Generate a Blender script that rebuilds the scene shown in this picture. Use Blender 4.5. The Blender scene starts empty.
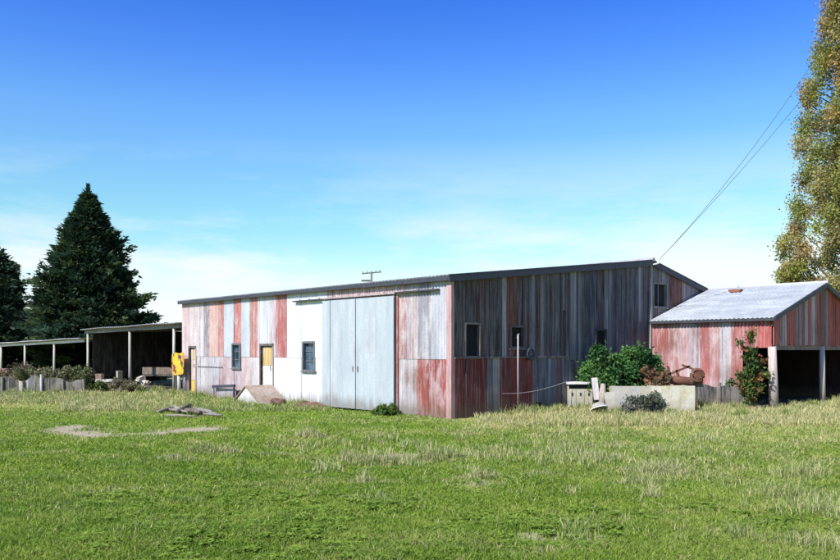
import bpy, math, random
import numpy as np
from mathutils import Vector, Matrix
random.seed(7)
RNG = np.random.default_rng(11)
R = math.radians
SC = bpy.context.scene
COL = SC.collection

# ------------------------------------------------------------------ frames
# world: camera stands at the origin, 1.6 m up, looking along +Y.
# barn frame: origin at the barn's near corner, +x along the gable wall, +y along the long front wall
CAMH = 1.6
FOC = 817.0
CX, CY = 0.717, 18.9
BR = math.atan2(.673, .739)
cb, sb = math.cos(BR), math.sin(BR)
def W(x, y, z=0.0):
    return Vector((CX + cb*x - sb*y, CY + sb*x + cb*y, z))
def LY(px, c=0.0):            # where the plane x=c of the barn frame is seen at picture column px
    k = (px-420)/FOC
    ax, ay = CX+cb*c, CY+sb*c
    return (ax - k*ay)/(sb + k*cb)
def GX(px, c=0.0):            # same for the plane y=c
    k = (px-420)/FOC
    ax, ay = CX-sb*c, CY+cb*c
    return (k*ay-ax)/(cb-k*sb)
def ZZ(x, y, py):             # height of a picture row at a barn-frame point
    return CAMH + (350-py)/FOC*W(x, y).y
def wx(px, Y): return (px-420)/FOC*Y
def wz(py, Y): return CAMH+(350-py)/FOC*Y

# ------------------------------------------------------------------ noise
_L = np.random.default_rng(5).random((257, 257))
def vnoise(x, y):
    x = np.asarray(x, float); y = np.asarray(y, float)
    xi = np.floor(x).astype(int); yi = np.floor(y).astype(int)
    fx = x-xi; fy = y-yi
    fx = fx*fx*(3-2*fx); fy = fy*fy*(3-2*fy)
    a = _L[xi % 256, yi % 256]; b = _L[(xi+1) % 256, yi % 256]
    c = _L[xi % 256, (yi+1) % 256]; d = _L[(xi+1) % 256, (yi+1) % 256]
    return (a*(1-fx)+b*fx)*(1-fy)+(c*(1-fx)+d*fx)*fy
def fbm(x, y, o=4):
    s = 0; a = .5; t = 0
    for i in range(o):
        s = s+a*vnoise(x*2**i+17.3*i, y*2**i+9.1*i); t += a; a *= .55
    return s/t
def sstep(a, b, x):
    t = np.clip((x-a)/(b-a), 0, 1)
    return t*t*(3-2*t)

# ------------------------------------------------------------------ materials
def newmat(name):
    m = bpy.data.materials.new(name); m.use_nodes = True
    nt = m.node_tree
    return m, nt, nt.nodes['Principled BSDF']
def N(nt, t, **kw):
    n = nt.nodes.new(t)
    for k, v in kw.items(): setattr(n, k, v)
    return n
def ramp(nt, fac, stops):
    r = N(nt, 'ShaderNodeValToRGB'); nt.links.new(fac, r.inputs[0])
    e = r.color_ramp.elements
    while len(e) < len(stops): e.new(.5)
    for i, (p, c) in enumerate(stops):
        e[i].position = p; e[i].color = tuple(c)+(1,) if len(c) == 3 else c
    return r.outputs[0]
def mapping(nt, scale, space='Object'):
    tc = N(nt, 'ShaderNodeTexCoord'); mp = N(nt, 'ShaderNodeMapping')
    mp.inputs['Scale'].default_value = scale
    nt.links.new(tc.outputs[space], mp.inputs[0]); return mp.outputs[0]
def noise(nt, vec, scale=1, detail=5, rough=.6):
    n = N(nt, 'ShaderNodeTexNoise'); nt.links.new(vec, n.inputs['Vector'])
    n.inputs['Scale'].default_value = scale; n.inputs['Detail'].default_value = detail
    n.inputs['Roughness'].default_value = rough
    return n.outputs[0]
def mixc(nt, fac, a, b, mode='MIX'):
    m = N(nt, 'ShaderNodeMix', data_type='RGBA', blend_type=mode)
    for s, v in ((m.inputs[0], fac), (m.inputs[6], a), (m.inputs[7], b)):
        if isinstance(v, bpy.types.NodeSocket): nt.links.new(v, s)
        else: s.default_value = v if not isinstance(v, tuple) or len(v) == 4 else v+(1,)
    return m.outputs[2]
def mth(nt, op, a, b=0.0):
    m = N(nt, 'ShaderNodeMath', operation=op)
    for s, v in ((m.inputs[0], a), (m.inputs[1], b)):
        if isinstance(v, bpy.types.NodeSocket): nt.links.new(v, s)
        else: s.default_value = v
    return m.outputs[0]
def bump(nt, bs, h, strength=.3, dist=.02):
    b = N(nt, 'ShaderNodeBump'); b.inputs['Strength'].default_value = strength
    b.inputs['Distance'].default_value = dist
    nt.links.new(h, b.inputs['Height']); nt.links.new(b.outputs[0], bs.inputs['Normal'])

def weathered(name, streak=(7, 7, .45), rust=(.16, .055, .03), pale=(.62, .60, .60), lo=.62, hi=1.12,
              rough=.65, grain=.35, rust_at=.60, splash=.6, wash=.5):
    """painted or bare sheet / board: own colour from the tint attribute, wear from its alpha"""
    m, nt, bs = newmat(name); L = nt.links.new
    at = N(nt, 'ShaderNodeAttribute', attribute_name='tint')
    v1 = mapping(nt, streak); n1 = noise(nt, v1, 1, 6, .65)
    v2 = mapping(nt, (streak[0]*1.9, streak[1]*1.9, streak[2]*3)); n2 = noise(nt, v2, 1, 5, .7)
    v3 = mapping(nt, (1.1, 1.1, .8)); n3 = noise(nt, v3, 1, 5, .6)
    c = mixc(nt, 1.0, at.outputs['Color'], ramp(nt, n1, [(.3, (lo,)*3), (.7, (hi,)*3)]), 'MULTIPLY')
    f = mth(nt, 'MULTIPLY', ramp(nt, n2, [(.48, (0, 0, 0)), (.66, (1, 1, 1))]), at.outputs['Alpha'])
    c = mixc(nt, mth(nt, 'MULTIPLY', f, .75), c, pale)
    n5 = noise(nt, mapping(nt, (2.6, 2.6, 1.1)), 1, 6, .7)
    f5 = mth(nt, 'MULTIPLY', ramp(nt, n5, [(.50, (0, 0, 0)), (.62, (1, 1, 1))]), at.outputs['Alpha'])
    c = mixc(nt, mth(nt, 'MULTIPLY', f5, wash), c, pale)
    s = mth(nt, 'ADD', mth(nt, 'MULTIPLY', n1, .5), mth(nt, 'MULTIPLY', n3, .5))
    f2 = mth(nt, 'MULTIPLY', ramp(nt, s, [(rust_at-.06, (0, 0, 0)), (rust_at+.05, (1, 1, 1))]), at.outputs['Alpha'])
    c = mixc(nt, mth(nt, 'MULTIPLY', f2, .8), c, rust)
    tcz = N(nt, 'ShaderNodeTexCoord'); spz = N(nt, 'ShaderNodeSeparateXYZ'); L(tcz.outputs['Object'], spz.inputs[0])
    hz_ = mth(nt, 'SUBTRACT', mth(nt, 'ADD', spz.outputs[2], .25), mth(nt, 'MULTIPLY', n2, .75))
    c = mixc(nt, mth(nt, 'MULTIPLY', ramp(nt, hz_, [(0, (1, 1, 1)), (.30, (0, 0, 0))]), splash), c, (.13, .10, .065))
    n4 = noise(nt, mapping(nt, (30, 30, 22)), 1, 3, .7)
    c = mixc(nt, grain, c, mixc(nt, 1.0, c, ramp(nt, n4, [(.3, (.6,)*3), (.7, (1.3,)*3)]), 'MULTIPLY'))
    L(c, bs.inputs['Base Color']); bs.inputs['Roughness'].default_value = rough
    bs.inputs['Specular IOR Level'].default_value = .25
    bump(nt, bs, n2, .25, .01)
    return m
M = {}
M['iron'] = weathered('painted_iron', streak=(5, 5, .4), lo=.62, hi=1.18, rust_at=.57)
M['door_iron'] = weathered('pale_door_iron', streak=(3.5, 3.5, .35), lo=.84, hi=1.09, grain=.25, rust_at=.62)
M['shade_board'] = weathered('old_boards', streak=(11, 11, .35), pale=(.33, .32, .31), lo=.26, hi=1.45, rust=(.10, .045, .028), rough=.85, rust_at=.57, wash=.12)
M['roof_iron'] = weathered('roof_iron', splash=0, streak=(3, .5, 3), rust=(.3, .2, .14), pale=(.7, .72, .74), lo=.8, hi=1.1, rough=.5, rust_at=.68)
M['wood'] = weathered('grey_timber', splash=.35, streak=(14, 14, 1.2), rust=(.10, .07, .05), pale=(.5, .47, .42), lo=.6, hi=1.25, rough=.85, rust_at=.66)
M['concrete'] = weathered('old_concrete', splash=.35, streak=(3, 3, 2.4), rust=(.36, .31, .12), pale=(.60, .58, .52), lo=.62, hi=1.1, rough=.9, rust_at=.51)
M['rust'] = weathered('rusty_metal', splash=0, streak=(6, 6, 6), rust=(.09, .045, .03), pale=(.35, .2, .12), lo=.55, hi=1.3, rough=.8, rust_at=.55)
def plain(name, col, rough=.7, metal=0.0, var=.35, sc=9):
    m, nt, bs = newmat(name)
    n = noise(nt, mapping(nt, (sc, sc, sc)), 1, 5, .65)
    c = mixc(nt, 1.0, tuple(col)+(1,), ramp(nt, n, [(.3, (1-var,)*3), (.7, (1+var*.6,)*3)]), 'MULTIPLY')
    nt.links.new(c, bs.inputs['Base Color']); bs.inputs['Roughness'].default_value = rough
    bs.inputs['Metallic'].default_value = metal
    return m
M['dark'] = plain('dark_trim', (.045, .05, .065), .6)
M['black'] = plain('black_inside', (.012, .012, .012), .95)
M['dirt'] = plain('dirt_floor', (.09, .07, .05), .95)
M['cable'] = plain('black_cable', (.04, .05, .07), .7)
M['white'] = plain('white_paint', (.78, .77, .74), .6, var=.15)
M['orange'] = plain('ochre_paint', (.62, .33, .06), .6, var=.3)
m, nt, bs = newmat('window_glass')
n_ = noise(nt, mapping(nt, (3, 3, 3)), 1, 3, .5)
nt.links.new(ramp(nt, n_, [(.3, (.02, .035, .05)), (.7, (.10, .17, .24))]), bs.inputs['Base Color'])
bs.inputs['Roughness'].default_value = .12
M['glass'] = m
def leafmat(name, trans=.3, rough=.6, spec=.2):
    m, nt, bs = newmat(name)
    at = N(nt, 'ShaderNodeAttribute', attribute_name='tint')
    nt.links.new(at.outputs['Color'], bs.inputs['Base Color']); bs.inputs['Roughness'].default_value = rough
    bs.inputs['Specular IOR Level'].default_value = spec
    tr = N(nt, 'ShaderNodeBsdfTranslucent'); nt.links.new(at.outputs['Color'], tr.inputs[0])
    mx = N(nt, 'ShaderNodeMixShader'); mx.inputs[0].default_value = trans
    nt.links.new(bs.outputs[0], mx.inputs[1]); nt.links.new(tr.outputs[0], mx.inputs[2])
    nt.links.new(mx.outputs[0], nt.nodes['Material Output'].inputs[0])
    return m
M['leaf'] = leafmat('leaves')
M['grass'] = leafmat('grass_blades', .35, .9, .03)
M['bark'] = plain('bark', (.16, .12, .09), .95, var=.5)

# sign face: yellow ochre with orange and dark weathered blotches
m, nt, bs = newmat('yellow_sign_face')
v = mapping(nt, (3.2, 3.2, 3.2)); n1 = noise(nt, v, 1, 4, .6); n2 = noise(nt, mapping(nt, (5.5, 5.5, 4.0)), 1, 3, .6)
c = ramp(nt, n1, [(.40, (.62, .46, .03)), (.54, (.66, .33, .03)), (.64, (.60, .15, .05))])
c = mixc(nt, ramp(nt, n2, [(.54, (0, 0, 0)), (.60, (1, 1, 1))]), c, (.10, .07, .02))
nt.links.new(c, bs.inputs['Base Color']); bs.inputs['Roughness'].default_value = .6
M['sign'] = m

# ------------------------------------------------------------------ mesh builder
class MB:
    def __init__(s, m=None): s.v = []; s.f = []; s.t = []; s.map = m or (lambda a, b, c: (a, b, c))
    def quad(s, ps, tint=(1, 1, 1, 0)):
        i = len(s.v); s.v += [tuple(s.map(*p)) for p in ps]
        s.f.append(tuple(range(i, i+len(ps)))); s.t.append(tint)
    def box(s, a0, a1, b0, b1, c0, c1, tint=(1, 1, 1, 0), jit=0):
        p = [[a, b, c] for a in (a0, a1) for b in (b0, b1) for c in (c0, c1)]
        if jit: p = [[q+random.uniform(-jit, jit) for q in r] for r in p]
        i = len(s.v); s.v += [tuple(s.map(*q)) for q in p]
        for f in ((0, 1, 3, 2), (4, 6, 7, 5), (0, 4, 5, 1), (2, 3, 7, 6), (0, 2, 6, 4), (1, 5, 7, 3)):
            s.f.append(tuple(i+k for k in f)); s.t.append(tint)
    def tube(s, pts, rad, n=8, tint=(1, 1, 1, 0), cap=True, wob=0):
        pts = [Vector(s.map(*p)) for p in pts]
        if not isinstance(rad, (list, tuple)): rad = [rad]*len(pts)
        base = len(s.v)
        for k, p in enumerate(pts):
            d = (pts[min(k+1, len(pts)-1)]-pts[max(k-1, 0)]).normalized()
            a = d.cross(Vector((0, 0, 1)) if abs(d.z) < .9 else Vector((1, 0, 0))).normalized(); b = d.cross(a)
            for j in range(n):
                t = 2*math.pi*j/n; r = rad[k]*(1+random.uniform(-wob, wob))
                s.v.append(tuple(p+a*math.cos(t)*r+b*math.sin(t)*r))
        for k in range(len(pts)-1):
            for j in range(n):
                s.f.append((base+k*n+j, base+k*n+(j+1) % n, base+(k+1)*n+(j+1) % n, base+(k+1)*n+j)); s.t.append(tint)
        if cap:
            s.f.append(tuple(base+j for j in range(n))[::-1]); s.t.append(tint)
            s.f.append(tuple(base+(len(pts)-1)*n+j for j in range(n))); s.t.append(tint)
    def beam(s, p, q, w, h, tint=(1, 1, 1, 0)):
        p = Vector(p); q = Vector(q); d = (q-p).normalized()
        a = d.cross(Vector((0, 0, 1)) if abs(d.z) < .95 else Vector((0, 1, 0))).normalized(); b = a.cross(d)
        i = len(s.v)
        for c in (p, q):
            for e, g in ((-1, -1), (1, -1), (1, 1), (-1, 1)):
                s.v.append(tuple(s.map(*(c+a*e*w/2+b*g*h/2))))
        for f in ((3, 2, 1, 0), (4, 5, 6, 7), (0, 1, 5, 4), (1, 2, 6, 5), (2, 3, 7, 6), (3, 0, 4, 7)):
            s.f.append(tuple(i+k for k in f)); s.t.append(tint)
def rawmesh(name, v, f, t, smooth=False):
    me = bpy.data.meshes.new(name); me.from_pydata(v, [], f)
    at = me.color_attributes.new('tint', 'FLOAT_COLOR', 'CORNER')
    arr = np.repeat(np.array([tuple(c)+((0,) if len(c) == 3 else ()) for c in t], np.float32),
                    [len(x) for x in f], axis=0)
    at.data.foreach_set('color', arr.ravel())
    if smooth: me.polygons.foreach_set('use_smooth', [True]*len(me.polygons))
    me.update(); return me
class Thing:
    """an Empty at the thing's base, in the barn frame (rot=BR) or the world frame (rot=0)"""
    def __init__(s, name, label, cat, org=(0, 0, 0), group=None, barn=True):
        s.barn = barn; s.org = Vector(org)
        s.o = bpy.data.objects.new(name, None); COL.objects.link(s.o)
        s.o.empty_display_size = .3
        s.place()
        s.o['label'] = label; s.o['category'] = cat
        if group: s.o['group'] = group
    def place(s):
        if s.barn: s.o.location = W(*s.org); s.o.rotation_euler = (0, 0, BR)
        else: s.o.location = s.org
    def part(s, name, mb, mat, parent=None, smooth=False, label=None):
        v = [tuple(Vector(p)-s.org) for p in mb.v]
        o = bpy.data.objects.new(name, rawmesh(name, v, mb.f, mb.t, smooth)); COL.objects.link(o)
        o.parent = parent or s.o; o.data.materials.append(M[mat] if isinstance(mat, str) else mat)
        if label: o['label'] = label
        return o
def single(name, mb, mat, label=None, cat=None, org=(0, 0, 0), group=None, barn=True, kind=None, smooth=False):
    org = Vector(org)
    v = [tuple(Vector(p)-org) for p in mb.v]
    o = bpy.data.objects.new(name, rawmesh(name, v, mb.f, mb.t, smooth)); COL.objects.link(o)
    o.data.materials.append(M[mat] if isinstance(mat, str) else mat)
    if barn: o.location = W(*org); o.rotation_euler = (0, 0, BR)
    else: o.location = org
    if label: o['label'] = label
    if cat: o['category'] = cat
    if group: o['group'] = group
    if kind: o['kind'] = kind
    return o
def npmesh(name, verts, nper, tint, mat):
    """verts (F*nper,3) separate faces of nper corners each; tint (F,3)"""
    nv = len(verts); nf = nv//nper
    me = bpy.data.meshes.new(name)
    me.vertices.add(nv); me.vertices.foreach_set('co', np.ascontiguousarray(verts, np.float32).ravel())
    me.loops.add(nv); me.loops.foreach_set('vertex_index', np.arange(nv, dtype=np.int32))
    me.polygons.add(nf); me.polygons.foreach_set('loop_start', np.arange(0, nv, nper, dtype=np.int32))
    at = me.color_attributes.new('tint', 'FLOAT_COLOR', 'CORNER')
    c = np.ones((nf, 4), np.float32); c[:, :3] = tint; c = np.repeat(c, nper, axis=0)
    at.data.foreach_set('color', c.ravel())
    me.update(calc_edges=True); me.materials.append(M[mat] if isinstance(mat, str) else mat)
    return me

# ------------------------------------------------------------------ wall helpers; wall coords (a along, z up, d outward)
def front_map(x0=0.0): return lambda a, z, d: (x0-d, a, z)      # faces -x
def gable_map(y0=0.0): return lambda a, z, d: (a, y0-d, z)      # faces -y
def jitc(c, j):
    k = 1+random.uniform(-j, j); return (c[0]*k, c[1]*k, c[2]*k, c[3] if len(c) > 3 else .4)
def cut(zs, holes, a):
    segs = [zs]
    for (h0, h1, g0, g1) in holes:
        if h0 < a < h1:
            new = []
            for (z0, z1) in segs:
                if g1 <= z0 or g0 >= z1: new.append((z0, z1)); continue
                if g0 > z0: new.append((z0, g0))
                if g1 < z1: new.append((g1, z1))
            segs = new
    return segs
def sheets(mb, a0, a1, z0, top, tint, holes=(), wl=.10, amp=.015, lap=None):
    """corrugated iron: tint(a,z) gives colour; holes (a0,a1,z0,z1)"""
    edges = set()
    n = int((a1-a0)/(wl/6)); xs = [a0+(a1-a0)*i/n for i in range(n+1)]
    for h in holes: edges |= {h[0], h[1]}
    xs = sorted(set([x for x in xs if all(abs(x-e) > .004 for e in edges)] + [e for e in edges if a0 < e < a1]))
    off = lambda a: amp*math.sin(2*math.pi*a/wl)
    tp = top if callable(top) else (lambda a: top)
    zb = z0 if callable(z0) else (lambda a: z0)
    for x, y in zip(xs[:-1], xs[1:]):
        m_ = (x+y)/2
        for (p, q) in cut((zb(m_), tp(m_)), holes, m_):
            cuts = [p]+([lap] if lap and p < lap < q else [])+[q]
            for c0, c1 in zip(cuts[:-1], cuts[1:]):
                o2 = .012 if (lap and c0 >= lap) else 0
                t = tint(m_, (c0+c1)/2)
                if (m_ % .762) < .022: t = (t[0]*.55, t[1]*.53, t[2]*.52, t[3])
                s1 = tp(x)-tp(m_) if c1 == tp(m_) else 0; s2 = tp(y)-tp(m_) if c1 == tp(m_) else 0
                mb.quad([(x, c0, off(x)+o2), (y, c0, off(y)+o2), (y, c1+s2, off(y)+o2), (x, c1+s1, off(x)+o2)], t)
def boards(mb, a0, a1, z0, top, tint, holes=(), wmin=.12, wmax=.2, ragged=.03, th=.025):
    xs = [a0]
    while xs[-1] < a1-wmin: xs.append(min(a1, xs[-1]+random.uniform(wmin, wmax)))
    xs[-1] = a1
    tp = top if callable(top) else (lambda a: top)
    for x, y in zip(xs[:-1], xs[1:]):
        es = [x]+sorted(e for h in holes for e in (h[0], h[1]) if x < e < y)+[y]
        d = random.uniform(0, .016); zb = z0+random.uniform(0, ragged); k = random.random()
        for p, q in zip(es[:-1], es[1:]):
            if q-p < .004: continue
            sp_ = zb+random.uniform(.25, .8)*(tp((p+q)/2)-zb) if (tp((p+q)/2)-zb) > 1.2 and random.random() < .45 else None
            m_ = (p+q)/2; g = .004 if q == y else 0
            for (b, t) in [w for (b_, t_) in cut((zb, tp(m_)), holes, m_) for w in (((b_, sp_-.002), (sp_, t_)) if sp_ and b_+.1 < sp_ < t_-.1 else ((b_, t_),))]:
                col = tint(m_, (b+t)/2, k)
                tt = t == tp(m_)
                t0, t1 = (tp(p), tp(q-g)) if tt else (t, t)
                i = len(mb.v)
                P = [(p, b, d), (q-g, b, d), (q-g, t1, d), (p, t0, d), (p, b, d-th), (q-g, b, d-th), (q-g, t1, d-th), (p, t0, d-th)]
                mb.v += [tuple(mb.map(*c)) for c in P]
                for f in ((0, 1, 2, 3), (5, 4, 7, 6), (0, 3, 7, 4), (1, 5, 6, 2), (0, 4, 5, 1), (3, 2, 6, 7)):
                    mb.f.append(tuple(i+u for u in f)); mb.t.append(col)
def window(T, wm, a0, a1, z0, z1, framecol, glass='glass', mull=(1, 1), fw=.05, deep=.09, sill=True, tilt=None):
    f = MB(wm)
    f.box(a0-.01, a0+fw, z0, z1, -deep, .035, framecol); f.box(a1-fw, a1+.01, z0, z1, -deep, .035, framecol)
    f.box(a0+fw, a1-fw, z1-fw, z1+.01, -deep, .03, framecol); f.box(a0+fw, a1-fw, z0-.01, z0+fw*.7, -deep, .03, framecol)
    fo = T.part('window', f, 'wood')
    g = MB(wm); g.box(a0+fw, a1-fw, z0+fw*.7, z1-fw, -deep+.005, -deep+.02)
    T.part('pane', g, glass, fo)
    if mull != (0, 0):
        b = MB(wm)
        for i in range(1, mull[0]+1):
            b = MB(wm); a = a0+(a1-a0)*i/(mull[0]+1); b.box(a-.012, a+.012, z0+fw*.7, z1-fw, -deep+.02, -deep+.045, framecol); T.part('glazing_bar', b, 'wood', fo)
        for i in range(1, mull[1]+1):
            b = MB(wm); z = z0+(z1-z0)*i/(mull[1]+1); b.box(a0+fw, a1-fw, z-.012, z+.012, -deep+.021, -deep+.043, framecol); T.part('glazing_bar', b, 'wood', fo)
    if sill:
        s = MB(wm); s.box(a0-.05, a1+.05, z0-.045, z0-.012, -.02, .06, framecol); T.part('sill', s, 'wood', fo)
    return fo

# ================================================================== BARN
FL = 13.55                      # length of the lit front wall
XR = 8.37                       # ridge
def gtop(x): return 3.30+.111*x if x < XR else 4.229-.214*(x-XR)
barn = Thing('iron_barn', 'long barn of patched red, white and grey corrugated iron with pale sliding doors', 'barn')
WHITE = (.80, .81, .81, .3); PINK = (.58, .45, .44, .6); SAL = (.44, .20, .17, .6); RED = (.40, .11, .09, .6)
PBLU = (.48, .54, .58, .4); GREY = (.36, .35, .37, .7); MAU = (.50, .43, .45, .7)
upper = [(180, 190, PINK), (190, 197, (.60, .52, .52, .6)), (197, 204, (.56, .50, .50, .8)), (204, 210, (.27, .24, .26, 1)), (210, 219, (.62, .40, .34, .7)),
         (219, 225, SAL), (225, 234.5, PBLU), (234.5, 242, (.48, .18, .16, .6)), (242, 250.5, PBLU), (250.5, 258, SAL), (258, 264, (.60, .62, .64, .4)),
         (264, 270, (.52, .55, .58, .5)), (270, 276, MAU), (276, 288, (.44, .14, .13, .55)), (288, 327, WHITE),
         (327, 398, (.50, .36, .35, .8)), (398, 407, (.40, .22, .21, .9)), (407, 419, (.46, .38, .39, .9)), (419, 432, (.32, .31, .34, .9)), (432, 452, (.48, .49, .53, .7))]
lower = [(180, 197, PINK), (197, 208, (.46, .43, .44, .9)), (208, 220, (.42, .41, .44, .9)), (220, 232, (.52, .41, .43, .7)), (232, 242, MAU), (242, 250.5, PINK), (250.5, 262, (.56, .53, .53, .6)),
         (262, 276, WHITE), (276, 288, WHITE), (288, 398, WHITE), (398, 417, (.47, .44, .45, .9)), (417, 452, (.34, .085, .072, .75))]
def tab(t): return sorted([(LY(b), LY(a), c) for a, b, c in t])
UP, LO = tab(upper), tab(lower)
def ftint(a, z):
    lap = 1.30 if a > LY(398) else 1.40
    lap += .0 if a < LY(398) else .03*math.sin(math.floor(a/.76)*2.7)
    a = min(FL-.01, max(.01, a+.015*math.sin(z*7)))
    for y0, y1, c in (UP if z > lap else LO):
        if y0 <= a < y1:
            h = (float(_L[int(a/.76) % 256, 7])-.5)*.16; return (c[0]*(1+h), c[1]*(1+h), c[2]*(1+h), c[3])
    return WHITE
fm = front_map(0)
def fz(px, py): return ZZ(0, LY(px), py)
# openings in the front wall
W1 = (LY(241), LY(232.5), fz(237, 368), fz(237, 343.5))
W2 = (LY(315.5), LY(303), fz(309, 371), fz(309, 341.5))
D1 = (LY(196), LY(190), 0.0, fz(193, 348))
D2 = (LY(273), LY(261.5), 0.0, fz(267, 346))
DS = (LY(397), LY(326), 0.0, 2.97)
fw = MB(fm); sheets(fw, 0, FL, -.1, 3.27, ftint, [W1, W2, D1, D2, DS], lap=1.38)
barn.part('front_wall', fw, 'iron')
# gable wall
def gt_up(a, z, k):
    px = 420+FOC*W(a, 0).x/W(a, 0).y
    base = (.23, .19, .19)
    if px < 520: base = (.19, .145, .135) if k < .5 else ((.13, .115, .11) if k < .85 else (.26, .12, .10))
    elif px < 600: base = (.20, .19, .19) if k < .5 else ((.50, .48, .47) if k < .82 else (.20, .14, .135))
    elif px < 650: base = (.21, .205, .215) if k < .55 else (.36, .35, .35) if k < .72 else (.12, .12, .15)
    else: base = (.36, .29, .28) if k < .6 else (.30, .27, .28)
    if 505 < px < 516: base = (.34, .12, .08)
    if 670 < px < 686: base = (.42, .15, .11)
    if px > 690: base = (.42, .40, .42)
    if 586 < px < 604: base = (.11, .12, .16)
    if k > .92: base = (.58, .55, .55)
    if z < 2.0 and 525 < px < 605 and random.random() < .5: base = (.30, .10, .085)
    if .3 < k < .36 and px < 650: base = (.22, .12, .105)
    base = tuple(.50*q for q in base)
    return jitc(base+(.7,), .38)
gm = gable_map(0)
def gz(px, py): return ZZ(GX(px), 0, py)
G1 = (GX(464.5), GX(480), gz(472, 357), gz(472, 323))
G2 = (GX(509.5), GX(524), gz(516, 348), gz(516, 325.5))
G3 = (GX(595), GX(606), gz(600, 350), gz(600, 329))
G4 = (GX(652.5), GX(666.5), gz(659, 307), gz(659, 283))
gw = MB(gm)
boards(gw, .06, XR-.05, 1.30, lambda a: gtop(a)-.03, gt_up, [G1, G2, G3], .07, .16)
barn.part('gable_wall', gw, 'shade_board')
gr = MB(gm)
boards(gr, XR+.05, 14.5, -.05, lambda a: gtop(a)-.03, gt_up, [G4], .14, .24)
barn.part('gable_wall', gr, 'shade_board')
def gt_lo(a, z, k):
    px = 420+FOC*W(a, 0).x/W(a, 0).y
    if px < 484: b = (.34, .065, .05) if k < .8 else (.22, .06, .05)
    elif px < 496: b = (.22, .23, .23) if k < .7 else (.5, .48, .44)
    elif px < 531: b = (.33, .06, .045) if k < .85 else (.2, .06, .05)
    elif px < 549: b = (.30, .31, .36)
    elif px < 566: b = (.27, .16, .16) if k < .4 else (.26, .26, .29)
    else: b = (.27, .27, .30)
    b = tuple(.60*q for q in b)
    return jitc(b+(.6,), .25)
xl = GX(565)
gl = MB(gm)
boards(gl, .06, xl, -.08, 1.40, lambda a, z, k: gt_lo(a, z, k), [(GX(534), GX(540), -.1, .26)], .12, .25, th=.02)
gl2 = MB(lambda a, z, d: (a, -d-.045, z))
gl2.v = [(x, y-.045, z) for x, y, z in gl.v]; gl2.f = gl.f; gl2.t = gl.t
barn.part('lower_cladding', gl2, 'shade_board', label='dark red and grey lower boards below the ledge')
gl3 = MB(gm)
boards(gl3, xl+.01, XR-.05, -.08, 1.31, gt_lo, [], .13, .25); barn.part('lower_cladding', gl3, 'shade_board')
lg = MB(gm); lg.box(.06, xl, 1.40, 1.435, -.005, .095, (.10, .09, .09, .4)); barn.part('ledge', lg, 'wood')
# back and far walls, dark lining so the openings look into a dim room
bk = MB()
bk.box(14.5, 14.56, 0, FL, 0, 2.9, (.3, .25, .25, .4)); barn.part('back_wall', bk, 'iron')
fe = MB()
for x0, x1 in ((0, XR), (XR, 14.5)):
    fe.quad([(x0, FL-.02, 0), (x1, FL-.02, 0), (x1, FL-.02, gtop(x1-.001)), (x0, FL-.02, gtop(x0+.001))], (.55, .45, .45, .6))
barn.part('end_wall', fe, 'iron')
li = MB(); li.box(.12, .14, .1, FL-.1, 0, 3.2); li.box(.3, 14.3, .30, .32, 0, 2.85); barn.part('lining', li, 'black')
# roof: two corrugated slopes with thickness
def slope(mb, x0, z0, x1, z1, y0, y1, tint, wl=.13, amp=.012, th=.02):
    n = int((y1-y0)/(wl/4))
    for i in range(n):
        ya, yb = y0+(y1-y0)*i/n, y0+(y1-y0)*(i+1)/n
        oa, ob = amp*math.sin(2*math.pi*ya/wl), amp*math.sin(2*math.pi*yb/wl)
        t = tint((ya+yb)/2)
        mb.quad([(x0, ya, z0+oa), (x1, ya, z1+oa), (x1, yb, z1+ob), (x0, yb, z0+ob)], t)
        mb.quad([(x0, yb, z0+ob-th), (x1, yb, z1+ob-th), (x1, ya, z1+oa-th), (x0, ya, z0+oa-th)], t)
        mb.quad([(x0, ya, z0+oa-th), (x0, ya, z0+oa), (x0, yb, z0+ob), (x0, yb, z0+ob-th)], t)
rt = lambda a: (lambda k: (.16*k, .17*k, .19*k, .3))(.85+.3*vnoise(a/.76, 8))
rf = MB()
slope(rf, -.16, 3.33, XR, 4.30, -.12, FL+.1, rt); slope(rf, XR, 4.30, 14.7, 2.95, -.12, FL+.1, rt)
barn.part('roof', rf, 'roof_iron')
rc = MB(); rc.tube([(XR, -.14, 4.31), (XR, FL+.1, 4.31)], .06, 8, (.3, .3, .32, .4)); barn.part('ridge_cap', rc, 'roof_iron')
fy = [-.10, 3.2, 6.4, 9.7, FL+.08]
for a0, a1 in zip(fy[:-1], fy[1:]):
    fa = MB(); q = random.uniform(-.014, .014); q2 = random.uniform(-.014, .014)
    fa.beam((-.135, a0+.002, 3.268+q), (-.135, a1-.002, 3.268+q2), .03, .105); barn.part('fascia', fa, 'dark')
bb = MB()
bb.beam((-.16, -.10, 3.255), (XR, -.10, 4.205), .035, .17); barn.part('barge_board', bb, 'dark')
bb = MB(); bb.beam((XR, -.10, 4.205), (14.7, -.10, 2.85), .035, .15); barn.part('barge_board', bb, 'dark')
ct = MB(); ct.box(-.035, .06, -.045, .115, -.05, 3.18, (.46, .26, .25, .8)); barn.part('corner_trim', ct, 'wood')
pt = MB(); pt.box(XR-.05, XR+.05, -.06, .06, .0, 4.18, (.30, .28, .28, .6)); barn.part('corner_post', pt, 'wood')
bp = MB(); bp.box(-.02, .05, -.0, .0, 0, 0)
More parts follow.
